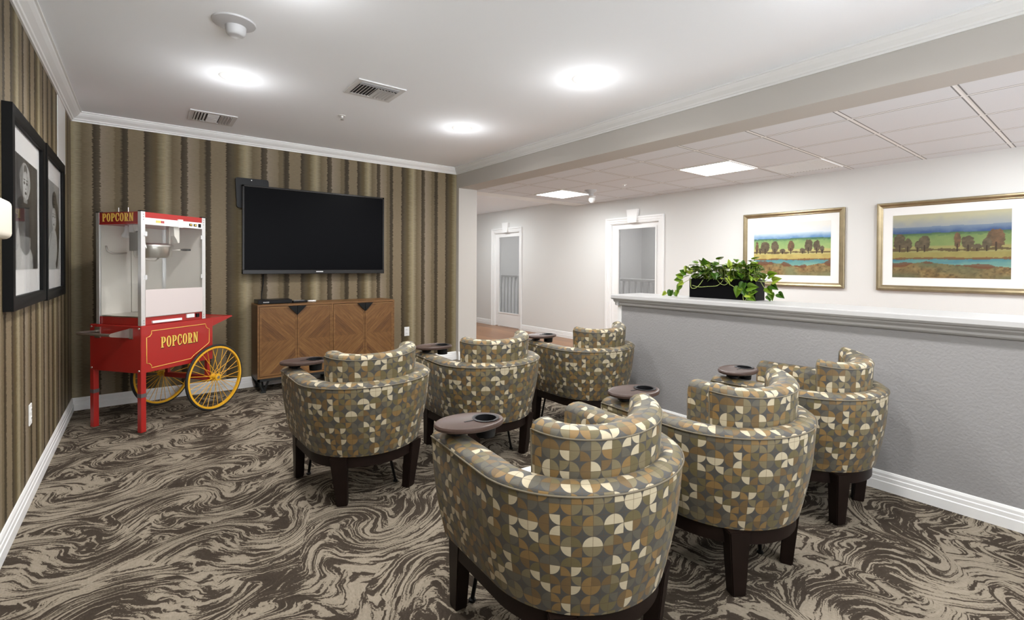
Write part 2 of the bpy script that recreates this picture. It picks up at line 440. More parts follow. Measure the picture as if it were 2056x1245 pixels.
# half wall
bm = BM(); box(bm, XR, XB, Y0, 2.81, 0, .99)
struct('wall_right', bm, 'halfwall', 'grey textured half wall along the corridor', 'half wall')
bm = BM()
prism(bm, [(3.365, 1.000), (3.358, 1.012), (3.362, 1.036), (3.374, 1.043), (3.785, 1.043), (3.797, 1.036), (3.80, 1.012), (3.793, 1.000)], 1, Y0, 2.872)
prism(bm, [(3.376, 1.000), (3.380, .985), (3.402, .968), (3.402, .955), (3.412, .945), (3.4245, .943), (3.4245, 1.000)], 1, Y0, 2.86)
prism(bm, [(3.77, 1.000), (3.765, .985), (3.742, .968), (3.73, .945), (3.7195, .943), (3.7195, 1.000)], 1, Y0, 2.86)
prism(bm, [(2.809, 1.000), (2.809, .943), (2.822, .945), (2.832, .955), (2.835, .968), (2.858, .985), (2.86, 1.0)], 0, 3.385, 3.76)
struct('trim_2', bm, 'capgrey', 'pale moulded ledge on top of the half wall under the planter', 'ledge')
bm = BM(); box(bm, XR-.006, XB+.006, 2.80, 2.84, 0, .945)
struct('trim_3', bm, 'trimwhite', 'white end board of the half wall beside the far armchair', 'trim')
# hall wall with two door openings
doors = [(7.56, 8.43, 2.00), (4.258, 5.178, 1.985)]
bm = BM()
segs = [(Y0, 4.258), (5.178, 7.56), (8.43, YE)]
for a, b in segs: box(bm, XH, XH+.14, a, b, 0, 2.5)
for a, b, z in doors: box(bm, XH, XH+.14, a, b, z, 2.5)
struct('wall_hall', bm, 'hallwall', 'pale greige corridor wall with two glazed doors and two landscapes', 'wall')
bm = BM(); box(bm, XB, XH+.1, YE, YE+.1, 0, 2.5)
struct('wall_far', bm, 'hallwall', 'far end wall of the corridor', 'wall')

# mouldings
def moulding(name, prof, segs, mat, label, cat):
    """prof (d from wall, z); segs: (axis, a, b, wallpos, sign)"""
    bm = BM()
    for axis, a, b, w, sg in segs:
        pts = [(w+sg*d, z) for d, z in prof]
        prism(bm, pts, axis, a, b)
    return struct(name, bm, mat, label, cat)
crown = [(0, 2.545), (.010, 2.545), (.013, 2.556), (.022, 2.560), (.026, 2.570), (.052, 2.590), (.066, 2.606), (.070, 2.616), (.080, 2.618), (.080, ZC+.001), (0, ZC+.001)]
moulding('trim_4', crown, [(1, Y0, YB, XL, 1)], 'trimwhite', 'white crown moulding along the left wall', 'crown moulding')
moulding('trim_5', crown, [(0, XL, XR, YB, -1)], 'trimwhite', 'white crown moulding along the far wall', 'crown moulding')
moulding('trim_6', crown, [(1, Y0, YB, XR, -1)], 'trimwhite', 'white crown moulding along the boxed beam', 'crown moulding')
base = [(0, 0), (.017, 0), (.017, .052), (.0135, .056), (.0135, .078), (.010, .082), (.010, .098), (.005, .110), (0, .112)]
moulding('baseboard_left', base, [(1, Y0, YB, XL, 1)], 'trimwhite', 'white stepped baseboard of the left wall', 'baseboard')
moulding('baseboard_back', base, [(0, XL, XR, YB, -1)], 'trimwhite', 'white stepped baseboard of the far wall behind the cart', 'baseboard')
moulding('baseboard_right', base, [(1, Y0, 2.80, XR, -1)], 'trimwhite', 'white stepped baseboard of the grey half wall', 'baseboard')
moulding('baseboard_column', base, [(0, XR, XB, 5.62, -1)], 'trimwhite', 'white baseboard at the foot of the beige wall end', 'baseboard')
moulding('baseboard_hall', base, [(1, Y0, 4.168, XH, -1), (1, 5.268, 7.468, XH, -1), (1, 8.527, YE, XH, -1)], 'trimwhite', 'white baseboard of the corridor wall', 'baseboard')

# glazed doors of the hall
def door(idx, y0, y1, ztop, cas, label, gl):
    """opening y0..y1, casing width cas, gl = glass (y0, y1, z0, z1)"""
    bm = BM(); z1 = ztop-.012
    a, b = y0+.012, y1-.012; x0, x1 = XH+.03, XH+.075
    box(bm, x0, x1, a, gl[0], .012, z1); box(bm, x0, x1, gl[1], b, .012, z1)
    box(bm, x0, x1, gl[0], gl[1], gl[3], z1); box(bm, x0, x1, gl[0], gl[1], .012, gl[2])
    d = struct('door_%d' % idx, bm, 'doorwhite', label, 'door')
    bm = BM()
    for (p, q, r, s) in ((gl[0]-.02, gl[0]+.004, gl[2]-.02, gl[3]+.02), (gl[1]-.004, gl[1]+.02, gl[2]-.02, gl[3]+.02)):
        box(bm, XH+.022, XH+.032, p, q, r, s)
    box(bm, XH+.022, XH+.032, gl[0], gl[1], gl[3]-.004, gl[3]+.02); box(bm, XH+.022, XH+.032, gl[0], gl[1], gl[2]-.02, gl[2]+.004)
    link('glazing_bead', bm, 'doorwhite', d)
    bm = BM(); box(bm, XH+.048, XH+.054, gl[0], gl[1], gl[2], gl[3])
    link('glass_pane', bm, 'doorglass', d)
    # casing
    bm = BM(); e = cas
    def arch(d0, d1, x):   # strip of the casing between inset d0..d1, proud by x
        box(bm, XH-x, XH+.001, y0-d1, y0-d0, 0, ztop+d1); box(bm, XH-x, XH+.001, y1+d0, y1+d1, 0, ztop+d1)
        box(bm, XH-x, XH+.001, y0-d0, y1+d0, ztop+d0, ztop+d1)
    arch(0, e*.30, .012); arch(e*.30, e*.72, .019); arch(e*.72, e, .030)
    # jamb lining
    box(bm, XH+.0, XH+.14, y0-.001, y0+.011, 0, ztop); box(bm, XH+.0, XH+.14, y1-.011, y1+.001, 0, ztop); box(bm, XH+.0, XH+.14, y0, y1, ztop-.011, ztop+.001)
    link('casing', bm, 'doorwhite', d)
    # keystone
    bm = BM(); c = (y0+y1)/2
    prism(bm, [(c-.075, ztop-.006), (c+.075, ztop-.006), (c+.105, ztop+.20), (c-.105, ztop+.20)], 0, XH-.052, XH+.001)
    link('keystone', bm, 'doorwhite', d)
    return d
door(1, 7.56, 8.43, 1.995, .09, 'far white door with one tall glass pane, beside the wall end', (7.60, 8.30, .30, 1.905))
door(2, 4.258, 5.178, 1.980, .09, 'nearer white glass door, partly hidden by the half wall', (4.335, 5.04, .30, 1.893))
# vestibule seen through the door glass
bm = BM(); box(bm, XH+.14, 8.2, 3.6, 9.4, -.05, 0)
struct('floor_porch', bm, 'vest', 'grey porch floor behind the glass doors', 'floor')
bm = BM(); box(bm, 8.2, 8.3, 3.6, 9.4, 0, 2.5); box(bm, XH+.14, 8.2, 3.5, 3.6, 0, 2.5); box(bm, XH+.14, 8.2, 9.4, 9.5, 0, 2.5); box(bm, XH+.14, 8.2, 6.2, 6.3, 0, 2.5)
struct('wall_porch', bm, 'vest', 'grey porch walls behind the glass doors', 'wall')
bm = BM(); box(bm, XH+.14, 8.3, 3.5, 9.5, 2.5, 2.55)
struct('ceiling_porch', bm, 'vest', 'grey porch ceiling behind the glass doors', 'ceiling')
def railing(ya, yb, label):
    r = empty('porch_railing', (6.85, (ya+yb)/2, 0), label, 'railing')
    L = (yb-ya)/2
    bm = BM(); box(bm, -.035, .035, -L, L, 1.03, 1.075, .006); link('top_rail', bm, 'rail', r)
    bm = BM(); box(bm, -.02, .02, -L, L, .10, .14); link('bottom_rail', bm, 'rail', r)
    n = int(2*L/.13)
    for i in range(n):
        y = -L+.065+i*.13; bm = BM(); box(bm, -.018, .018, y-.018, y+.018, 0 if i in (0, n-1) else .14, 1.03)
        link('baluster', bm, 'rail', r)
railing(4.45, 5.75, 'white baluster railing seen through the nearer glass door')
railing(8.0, 9.35, 'white baluster railing seen through the far glass door')

# ------------------------------------------------------------------ lettering (condensed slab serif)
def letter(ch):
    """list of 2D polygons in a box 0..w x 0..1 (w returned)"""
    P = []; R = lambda x0, x1, y0, y1: P.append([(x0, y0), (x1, y0), (x1, y1), (x0, y1)])
    def ring(cx, cy, rx, ry, ix, iy, a0, a1, n=14):
        for i in range(n):
            t0 = a0+(a1-a0)*i/n; t1 = a0+(a1-a0)*(i+1)/n
            P.append([(cx+rx*cos(t0), cy+ry*sin(t0)), (cx+rx*cos(t1), cy+ry*sin(t1)), (cx+ix*cos(t1), cy+iy*sin(t1)), (cx+ix*cos(t0), cy+iy*sin(t0))])
    w = .46; s = .15
    if ch in 'PR':
        R(.05, .05+s, 0, 1); R(0, .27, 0, .07); R(0, .24, .93, 1)
        R(.05+s, .24, .93, 1); R(.05+s, .24, .42, .49)
        ring(.24, .71, .22, .29, .07, .22, -PI/2, PI/2)
        if ch == 'R':
            P.append([(.22, .46), (.33, .44), (.42, .06), (.27, .06)]); R(.27, .50, 0, .07); w = .50
    elif ch == 'O': ring(.23, .5, .23, .52, .085, .43, 0, 2*PI, 28)
    elif ch == 'C':
        ring(.23, .5, .23, .52, .085, .43, PI*.28, PI*1.72, 24); R(.36, .44, .62, .98); R(.39, .45, .10, .36)
    elif ch == 'N':
        R(.05, .14, 0, 1); R(.38, .47, 0, 1); R(0, .2, 0, .07); R(.32, .52, .93, 1); R(0, .16, .93, 1)
        P.append([(.05, 1), (.20, 1), (.47, 0), (.33, 0)]); w = .52
    return P, w
def lettering(bm, text, x0, x1, y0, y1, fn, mi=0):
    """fn maps (x, y, depth) to 3D; thin raised letters"""
    ws = [letter(c)[1] for c in text]; gap = .07; tot = sum(ws)+gap*(len(ws)-1); k = (x1-x0)/tot; x = x0
    for c in text:
        P, w = letter(c)
        for poly in P:
            A = [bm.verts.new(fn(x+px*k, y0+py*(y1-y0), .0)) for px, py in poly]
            B = [bm.verts.new(fn(x+px*k, y0+py*(y1-y0), .0012)) for px, py in poly]
            bm.faces.new(B).material_index = mi
            n = len(A)
            for i in range(n): bm.faces.new((A[i], A[(i+1) % n], B[(i+1) % n], B[i])).material_index = mi
        x += (w+gap)*k
    bmesh.ops.recalc_face_normals(bm, faces=bm.faces[:])

# ------------------------------------------------------------------ popcorn cart
CO = Vector((-.007, 4.639, 0)); CA = math.radians(37)
cart = empty('popcorn_cart', CO, 'red two-wheeled popcorn cart with gold POPCORN panel and spoked yellow wheels', 'cart', rotz=CA)
bx0, bx1, by0, by1, bz0, bz1 = -.02, .612, -.02, .515, .455, .82
bm = BM(); box(bm, bx0, bx1, by0, by1, bz0, bz1, .004, 1)
link('cart_body', bm, 'red', cart)
# gold outline panel on the front
pan = [(.060, .775), (.060, .752), (.045, .733), (.022, .728), (.022, .528), (.045, .523), (.060, .505), (.060, .487), (.400, .497), (.412, .510), (.425, .520), (.56, .597), (.574, .610), (.574, .728), (.555, .735), (.540, .752), (.536, .775)]
bm = BM(); tube(bm, [(x, by0-.001, z) for x, z in pan], .0026, 6, closed=True)
link('panel_border', bm, 'gold', cart, smooth=True)
bm = BM(); lettering(bm, 'POPCORN', .138, .466, .624, .712, lambda x, y, d: (x, by0-.0005-d, y))
link('lettering_shadow', bm, 'lettershadow', cart)
bm = BM(); lettering(bm, 'POPCORN', .134, .462, .630, .717, lambda x, y, d: (x, by0-.0022-d, y))
link('lettering', bm, 'gold', cart)['label'] = 'gold POPCORN lettering'
# legs
for lx, ly, l in ((0, 0, 1), (0, .495, 1), (.595, .02, 0), (.595, .475, 0)):
    bm = BM()
    if l: box(bm, lx-.02, lx+.02, ly-.02, ly+.02, 0, .46, .003, 1); box(bm, lx-.021, lx+.021, ly-.021, ly+.021, .27, .30, mi=1)
    else: box(bm, lx-.018, lx+.012, ly-.018, ly+.018, .27, .46, .003, 1)
    link('leg', bm, ['red', 'legband'], cart)
# axle and wheels
bm = BM(); tube(bm, [(.614, -.06, .29), (.614, .575, .29)], .011, 10); box(bm, .575, .615, .0, .495, .27, .31)
link('axle', bm, 'red', cart)
for wy, sg in ((-.045, -1), (.56, 1)):
    bm = BM()
    prof = []
    for k in range(10):
        a = 2*PI*k/10; prof.append((.282+.010*cos(a), wy+.011*sin(a)))
    rings = [[bm.verts.new((.614+r*cos(2*PI*j/64), y, .292+r*sin(2*PI*j/64))) for j in range(64)] for r, y in prof]
    for i in range(10):
        A, B = rings[i], rings[(i+1) % 10]
        for j in range(64): bm.faces.new((A[j], B[j], B[(j+1) % 64], A[(j+1) % 64]))
    bmesh.ops.recalc_face_normals(bm, faces=bm.faces[:])
    w = link('wheel', bm, 'rubber', cart, smooth=True)
    bm = BM()
    prof = [(.274, wy-.011), (.274, wy+.011), (.258, wy+.011), (.256, wy), (.258, wy-.011)]
    rings = [[bm.verts.new((.614+r*cos(2*PI*j/64), y, .292+r*sin(2*PI*j/64))) for j in range(64)] for r, y in prof]
    for i in range(5):
        A, B = rings[i], rings[(i+1) % 5]
        for j in range(64): bm.faces.new((A[j], B[j], B[(j+1) % 64], A[(j+1) % 64]))
    bmesh.ops.recalc_face_normals(bm, faces=bm.faces[:])
    link('rim', bm, 'yellow', w, smooth=40)
    bm = BM()
    lathe(bm, [(.016, wy-.035), (.030, wy-.033), (.030, wy-.025), (.018, wy-.022), (.018, wy+.022), (.030, wy+.025), (.030, wy+.033), (.016, wy+.035)], (.614, 0, .292), 20, axis=1)
    link('hub', bm, 'yellow', w, smooth=40)
    bm = BM(); lathe(bm, [(.0, wy-sg*-.037), (.014, wy+sg*.037), (.014, wy+sg*.031)], (.614, 0, .292), 16, axis=1)
    link('hub_cap', bm, 'steel', w)
    ns = 30
    for k in range(ns):
        a = 2*PI*k/ns; s2 = 1 if k % 2 else -1; b = a+(.16 if (k//2) % 2 else -.16)
        bm = BM(); tube(bm, [(.614+.026*cos(b+.5*s2), wy+s2*.027, .292+.026*sin(b+.5*s2)), (.614+.260*cos(a), wy, .292+.260*sin(a))], .0024, 5)
        link('spoke', bm, 'yellow', w)
# push handle on the left face
bm = BM()
hp = [(bx0-.005, .455, .762), (bx0-.10, .462, .764), (bx0-.125, .452, .764), (bx0-.135, .43, .764), (bx0-.135, .12, .764), (bx0-.125, .10, .764)]
tube(bm, hp, .011, 10)
hd = link('push_handle', bm, 'handlemetal', cart, smooth=True)
bm = BM()
prism(bm, [(bx0-.002, .726), (bx0-.002, .798), (bx0-.140, .776), (bx0-.150, .764), (bx0-.140, .752)], 1, .094, .100)
prism(bm, [(bx0-.001, .718), (bx0-.004, .718), (bx0-.004, .80), (bx0-.001, .80)], 1, .06, .10)
link('handle_bracket', bm, 'handlemetal', hd)
bm = BM(); box(bm, bx0-.006, bx0, .40, .455, .715, .80)
link('handle_plate', bm, 'steel', hd)
# side shelf
bm = BM()
box(bm, .612, .848, .02, .48, .806, .815)
prism(bm, [(.612, .819), (.850, .819), (.850, .810), (.615, .735), (.612, .735)], 1, .012, .020)
prism(bm, [(.612, .819), (.850, .819), (.850, .810), (.615, .735), (.612, .735)], 1, .480, .488)
box(bm, .842, .850, .012, .488, .806, .819)
link('side_shelf', bm, 'red', cart)
# bolts
for y, z in ((.0, .80), (.495, .80), (.0, .475), (.495, .475)):
    bm = BM(); lathe(bm, [(.0, bx0-.005), (.007, bx0-.004), (.008, bx0)], (0, y, z), 12, axis=0)
    link('bolt', bm, 'steel', cart)

# ------------------------------------------------------------------ popcorn machine (stands on the cart)
pm = empty('popcorn_machine', CO+Vector((0, 0, .82)), 'glass-sided popcorn machine with red POPCORN sign, standing on the red cart', 'popcorn machine', rotz=CA)
def Z(z): return z-.82
cx0, cx1, cy0, cy1 = -.012, .545, -.012, .455
bm = BM(); box(bm, cx0+.01, cx1-.01, cy0+.01, cy1-.01, Z(.82), Z(.882), .003, 1)
link('machine_base', bm, 'red', pm)
bm = BM()
for x, y in ((cx0, cy0), (cx1-.03, cy0), (cx0, cy1-.03), (cx1-.03, cy1-.03)):
    sx = 1 if x == cx0 else -1; sy = 1 if y == cy0 else -1
    ox = x if sx > 0 else x+.03; oy = y if sy > 0 else y+.03
    bm = BM(); prism(bm, [(ox, oy), (ox+sx*.032, oy), (ox+sx*.032, oy+sy*.004), (ox+sx*.004, oy+sy*.004), (ox+sx*.004, oy+sy*.032), (ox, oy+sy*.032)], 2, Z(.822), Z(1.70))
    po = link('corner_post', bm, 'alu', pm)
    bm = BM(); box(bm, x-.001, x+.031, y-.001, y+.031, Z(1.70), Z(1.708)); link('post_cap', bm, 'blackplastic', po)
bm = BM(); box(bm, cx0+.006, cx1-.006, cy0+.005, cy1-.005, Z(1.655), Z(1.699))
box(bm, cx0+.006, cx1-.006, cy0+.02, cy1-.005, Z(1.606), Z(1.655))
link('roof', bm, 'red', pm)
bm = BM(); box(bm, cx0+.002, cx0+.007, cy0+.02, cy1-.02, Z(1.606), Z(1.700))
sgn = link('sign_panel', bm, 'redsign', pm)
bm = BM(); lettering(bm, 'POPCORN', -.390, -.066, Z(1.628), Z(1.692), lambda x, y, d: (cx0+.0018-d, -x, y))
link('sign_lettering', bm, 'gold', sgn)
bm = BM(); box(bm, cx0+.0005, cx0+.004, cy0+.02, cy1-.02, Z(1.606), Z(1.615)); link('sign_edge', bm, 'red', sgn)
bm = BM(); box(bm, cx0+.02, cx1-.02, cy0+.002, cy0+.018, Z(1.603), Z(1.656), .002, 1)
cs = link('control_strip', bm, 'whitestrip', pm)
for x, w in ((.405, .026), (.447, .026)):
    bm = BM(); box(bm, x-w/2, x+w/2, cy0-.002, cy0+.002, Z(1.620), Z(1.640)); box(bm, x-w/2+.006, x+w/2-.006, cy0-.004, cy0, Z(1.625), Z(1.636), mi=1)
    link('rocker_switch', bm, ['blackplastic', 'gold'], cs)
bm = BM(); box(bm, .477, .500, cy0-.003, cy0+.002, Z(1.615), Z(1.645)); link('power_switch', bm, 'blackplastic', cs)
bm = BM()
for i in range(5):
    mi = 0 if i < 3 else 1; x = .105+i*.014; box(bm, x, x+.012, cy0+.0005, cy0+.003, Z(1.622), Z(1.641), mi=mi)
link('badge', bm, ['gold', 'red'], cs)
# glass
bm = BM(); box(bm, cx0+.004, cx0+.008, cy0+.03, cy1-.03, Z(.882), Z(1.606)); link('side_glass', bm, 'glass', pm)
bm = BM(); box(bm, cx1-.008, cx1-.004, cy0+.03, cy1-.03, Z(.882), Z(1.606)); link('side_panel', bm, 'steelgrey', pm)
bm = BM(); box(bm, cx0+.02, cx1-.02, cy0+.004, cy0+.008, Z(1.096), Z(1.603)); dr = link('front_glass', bm, 'glass', pm)
bm = BM(); box(bm, cx0+.03, cx1-.03, cy0-.004, cy0+.004, Z(.886), Z(1.098), .002, 1); link('front_panel', bm, 'acrylic', pm)
bm = BM(); box(bm, cx0+.03, cx0+.26, cy1-.010, cy1-.005, Z(.882), Z(1.606)); box(bm, cx0+.265, cx1-.03, cy1-.010, cy1-.005, Z(.882), Z(1.606))
link('rear_panel', bm, 'steelgrey', pm)
bm = BM(); box(bm, cx0+.01, cx1-.01, cy0+.01, cy1-.012, Z(.882), Z(.890)); link('deck', bm, 'steel', pm)
for z in (1.53, 1.193, 1.05):
    for x in (cx0+.030, cx1-.036):
        if z == 1.05: continue
        bm = BM(); box(bm, x-.010, x+.016, cy0-.006, cy0+.002, Z(z)-.018, Z(z)+.018, .002, 1); tube(bm, [(x+.003, cy0-.006, Z(z)-.018), (x+.003, cy0-.006, Z(z)+.018)], .004, 8)
        link('hinge', bm, 'alu', pm)
bm = BM()
for x in (cx0+.02, cx1-.018):
    for z in (1.64, 1.66, 1.68, .84, .86): lathe(bm, [(0, cy0-.003), (.004, cy0-.002), (.0045, cy0)], (x, 0, Z(z)), 10, axis=1)
link('screw', bm, 'greyplastic', pm)
# lower vent slot, outlet plate, switch on the base
bm = BM(); box(bm, .076, .322, cy0-.003, cy0+.012, Z(.833), Z(.851)); link('drip_tray_front', bm, 'whitestrip', pm)
bm = BM(); box(bm, .368, .438, cy0-.002, cy0+.012, Z(.845), Z(.876)); link('rating_plate', bm, 'whitestrip', pm)
bm = BM(); box(bm, .458, .484, cy0-.003, cy0+.012, Z(.842), Z(.873)); link('base_switch', bm, 'blackplastic', pm)
# kettle with hanger, chute, lamp, feed arm
bm = BM()
lathe(bm, [(.0, Z(1.345)), (.112, Z(1.347)), (.122, Z(1.36)), (.130, Z(1.435)), (.136, Z(1.437)), (.136, Z(1.452)), (.130, Z(1.455)), (.10, Z(1.466)), (0, Z(1.468))], (.215, .16, 0), 40)
kt = link('kettle', bm, 'steel', pm, smooth=40)
bm = BM(); tube(bm, [(.33, .10, Z(1.415)), (.40, .07, Z(1.418))], .004, 8); tube(bm, [(.385, .075, Z(1.418)), (.41, .066, Z(1.419)), (.455, .05, Z(1.42))], [.007, .010, .009], 10, mi=1)
link('kettle_handle', bm, ['steel', 'blackplastic'], kt)
bm = BM(); box(bm, .055, .085, .09, .20, Z(1.40), Z(1.545)); link('hanger_plate', bm, 'steel', kt)
bm = BM()
for x in (.08, .35): box(bm, x-.006, x+.006, .15, .17, Z(1.455), Z(1.606))
link('hanger_rod', bm, 'steel', kt)
bm = BM(); prism(bm, [(.275, Z(1.606)), (.325, Z(1.606)), (.325, Z(1.475)), (.312, Z(1.47)), (.300, Z(1.50)), (.280, Z(1.53))], 1, .015, .06)
link('chute', bm, 'steelgrey', pm)
bm = BM(); box(bm, .290, .330, cy0-.006, cy0+.01, Z(1.60), Z(1.666)); link('latch', bm, 'whitestrip', pm)
bm = BM(); lathe(bm, [(.010, Z(1.606)), (.014, Z(1.585)), (.014, Z(1.565)), (.024, Z(1.545)), (.034, Z(1.522)), (.030, Z(1.510)), (0, Z(1.506))], (.10, .29, 0), 24)
link('heat_lamp', bm, 'whitestrip', pm, smooth=True)
bm = BM(); box(bm, .07, .11, .18, .225, Z(1.515), Z(1.606)); link('lamp_housing', bm, 'whitestrip', pm)
bm = BM(); prism(bm, [(.15, Z(1.606)), (.11, Z(1.606)), (.118, Z(1.556)), (.138, Z(1.556))], 0, .05, .08)
tube(bm, [(.065, .13, Z(1.556)), (.065, .075, Z(1.49))], .009, 10, mi=1); tube(bm, [(.065, .085, Z(1.505)), (.065, .058, Z(1.47)), (.06, .03, Z(1.42))], .005, 8)
link('feed_arm', bm, ['whitestrip', 'blackplastic'], pm)
bm = BM(); tube(bm, [(.03, .41, Z(1.44)), (.04, .41, Z(1.40)), (.07, .40, Z(1.38)), (.12, .38, Z(1.378)), (.16, .37, Z(1.385))], .006, 8)
link('stirrer_cable', bm, 'steel', pm, smooth=True)
bm = BM(); tube(bm, [(.05, .05, Z(1.34)), (.09, .04, Z(1.326)), (.15, .05, Z(1.325)), (.2, .08, Z(1.345))], .005, 8)
link('power_lead', bm, 'steel', pm, smooth=True)
bm = BM()
for y in (.16, .26): tube(bm, [(.02, y, Z(1.70)), (.02, y, Z(1.738))], .002, 6)
link('antenna_pin', bm, 'whitestrip', pm)

# ------------------------------------------------------------------ television, plate, cable
tx0, tx1, tz0, tz1 = .810, 2.334, 1.196, 2.118
tv = empty('television', ((tx0+tx1)/2, 5.57, tz0), 'large black flat-screen television on the striped wall above the wooden sideboard', 'television')
hw, hh = (tx1-tx0)/2, tz1-tz0
bm = BM()
box(bm, -hw, -hw+.02, 0, .05, 0, hh, .003, 1); box(bm, hw-.02, hw, 0, .05, 0, hh, .003, 1); box(bm, -hw, hw, 0, .05, hh-.02, hh, .003, 1); box(bm, -hw, hw, -.004, .05, 0, .046, .004, 1)
box(bm, -hw+.015, hw-.015, .012, .05, .04, hh-.015)
bz = link('bezel', bm, 'bezel', tv)
bm = BM(); box(bm, -hw+.018, hw-.018, .006, .014, .044, hh-.018); link('screen', bm, 'screen', tv)
bm = BM()
for i in range(7): box(bm, -.035+i*.011, -.035+i*.011+.008, -.006, -.003, .020, .030)
link('maker_badge', bm, 'whitestrip', bz)
bm = BM(); box(bm, -.45, .45, .05, .108, .2, .75); link('wall_mount', bm, 'blackmetal', tv)
# tilted black plate behind the top-left corner
bm = BM()
pts = []
def rr(x0, x1, z0, z1, r, skew=0):
    p = []
    for cxx, czz, a0 in ((x1-r, z1-r, 0), (x0+r, z1-r, PI/2), (x0+r, z0+r, PI), (x1-r, z0+r, 1.5*PI)):
        for k in range(6): a = a0+PI/2*k/5; z = czz+r*sin(a); p.append((cxx+r*cos(a)+skew*(z-z1), z))
    return p
prism(bm, rr(.757, 1.066, 1.885, 2.196, .022, -.045), 1, 5.635, 5.679)
pl = tag(link('wall_plate', bm, 'blackplastic', smooth=30), 'black rounded plate on the wall behind the top-left corner of the television', 'wall plate')
bm = BM(); lathe(bm, [(0, 5.632), (.005, 5.633), (.006, 5.636)], (.905, 0, 2.178), 10, axis=1); link('screw', bm, 'steel', pl)
bm = BM(); tube(bm, [(1.015, 5.64, 1.205), (1.018, 5.655, 1.10), (1.005, 5.66, 1.0), (1.000, 5.655, .945), (1.003, 5.64, .917), (1.006, 5.60, .910)], .0055, 8)
tag(link('cable', bm, 'blackplastic', smooth=True), 'thin black cable hanging from the television to the disc player', 'cable')

# ------------------------------------------------------------------ sideboard
sx0, sx1, sy0, sy1, sz0, sz1 = .905, 2.355, 5.315, 5.652, .145, .892
sb = empty('sideboard', ((sx0+sx1)/2, (sy0+sy1)/2, 0), 'oak sideboard with four chevron plank doors below the television', 'sideboard')
def SX(x): return x-(sx0+sx1)/2
def SY(y): return y-(sy0+sy1)/2
bm = BM(); box(bm, SX(sx0), SX(sx1), SY(sy0+.004), SY(sy1), .872, sz1, .002, 1); link('top', bm, 'oakframe', sb)
bm = BM(); box(bm, SX(sx0), SX(sx0+.012), SY(sy0+.004), SY(sy1), sz0, .872); link('side_panel', bm, 'oakside', sb)
bm = BM(); box(bm, SX(sx1-.012), SX(sx1), SY(sy0+.004), SY(sy1), sz0, .872); link('side_panel', bm, 'oakside', sb)
bm = BM(); box(bm, SX(sx0+.012), SX(sx1-.012), SY(sy1-.02), SY(sy1), sz0, .872); box(bm, SX(sx0+.012), SX(sx1-.012), SY(sy0+.03), SY(sy1-.02), sz0, sz0+.02)
box(bm, SX(1.634), SX(1.646), SY(sy0+.004), SY(sy1), sz0, .872)
link('carcass', bm, 'oakside', sb)
bm = BM()
for a, b, c, d in ((sx0, sx1, .872, .8915), (sx0, sx1, sz0, sz0+.02)): box(bm, SX(a), SX(b), SY(sy0), SY(sy0+.02), c, d)
for x in (sx0, 1.632, sx1-.016): box(bm, SX(x), SX(x+.016), SY(sy0), SY(sy0+.02), sz0+.02, .872)
link('face_frame', bm, 'oakframe', sb)
dz0, dz1 = .169, .868
spans = [(.924, 1.2755, 1), (1.2795, 1.630, -1), (1.650, 1.9985, 1), (2.0025, 2.336, -1)]
for a, b, sg in spans:
    c = (a+b)/2; w = (b-a)/2; hz = (dz1-dz0)/2
    bm = BM()
    d = .002
    box(bm, -w+.016, w-.016, -.004, .012, -hz+.016, hz-.016)
    o = link('door', bm, 'chevron', sb, loc=(SX(c), SY(sy0+.004), (dz0+dz1)/2))
    if sg < 0: o.scale = (-1, 1, 1)
    bm = BM()
    box(bm, -w, -w+.018, -.007, .012, -hz, hz); box(bm, w-.018, w, -.007, .012, -hz, hz)
    box(bm, -w+.018, w-.018, -.007, .012, hz-.018, hz); box(bm, -w+.018, w-.018, -.007, .012, -hz, -hz+.018)
    link('door_frame', bm, 'oakframe', o)
    bm = BM(); prism(bm, [(w, hz), (w-.086, hz), (w, hz-.092)], 1, -.022, -.007)
    link('door_pull', bm, 'blackmetal', o)
# iron leg frames
def legframe(x, w, name='leg'):
    bm = BM()
    for y in (sy0+.012, sy1-.02):
        for sgn in (-1, 1):
            xt = x+sgn*w; xb = x+sgn*.0
            tube(bm, [(SX(xt), SY(y), sz0-.016), (SX(x+sgn*.004), SY(y), .012)], .011, 4)
        box(bm, SX(x-.022), SX(x+.022), SY(y-.012), SY(y+.012), 0, .02)
    tube(bm, [(SX(x), SY(sy0+.012), .012), (SX(x), SY(sy0+.10), sz0-.016)], .010, 4); tube(bm, [(SX(x), SY(sy1-.02), .012), (SX(x), SY(sy1-.10), sz0-.016)], .010, 4)
    link(name, bm, 'iron', sb)
bm = BM(); box(bm, SX(sx0), SX(sx1), SY(sy0), SY(sy0+.024), sz0-.027, sz0); box(bm, SX(sx0), SX(sx1), SY(sy1-.03), SY(sy1-.006), sz0-.027, sz0)
box(bm, SX(sx0), SX(sx0+.022), SY(sy0), SY(sy1-.006), sz0-.027, sz0); box(bm, SX(sx1-.022), SX(sx1), SY(sy0), SY(sy1-.006), sz0-.027, sz0)
link('iron_base', bm, 'iron', sb)
for x in (sx0+.055, 1.63, sx1-.055): legframe(x, .05)

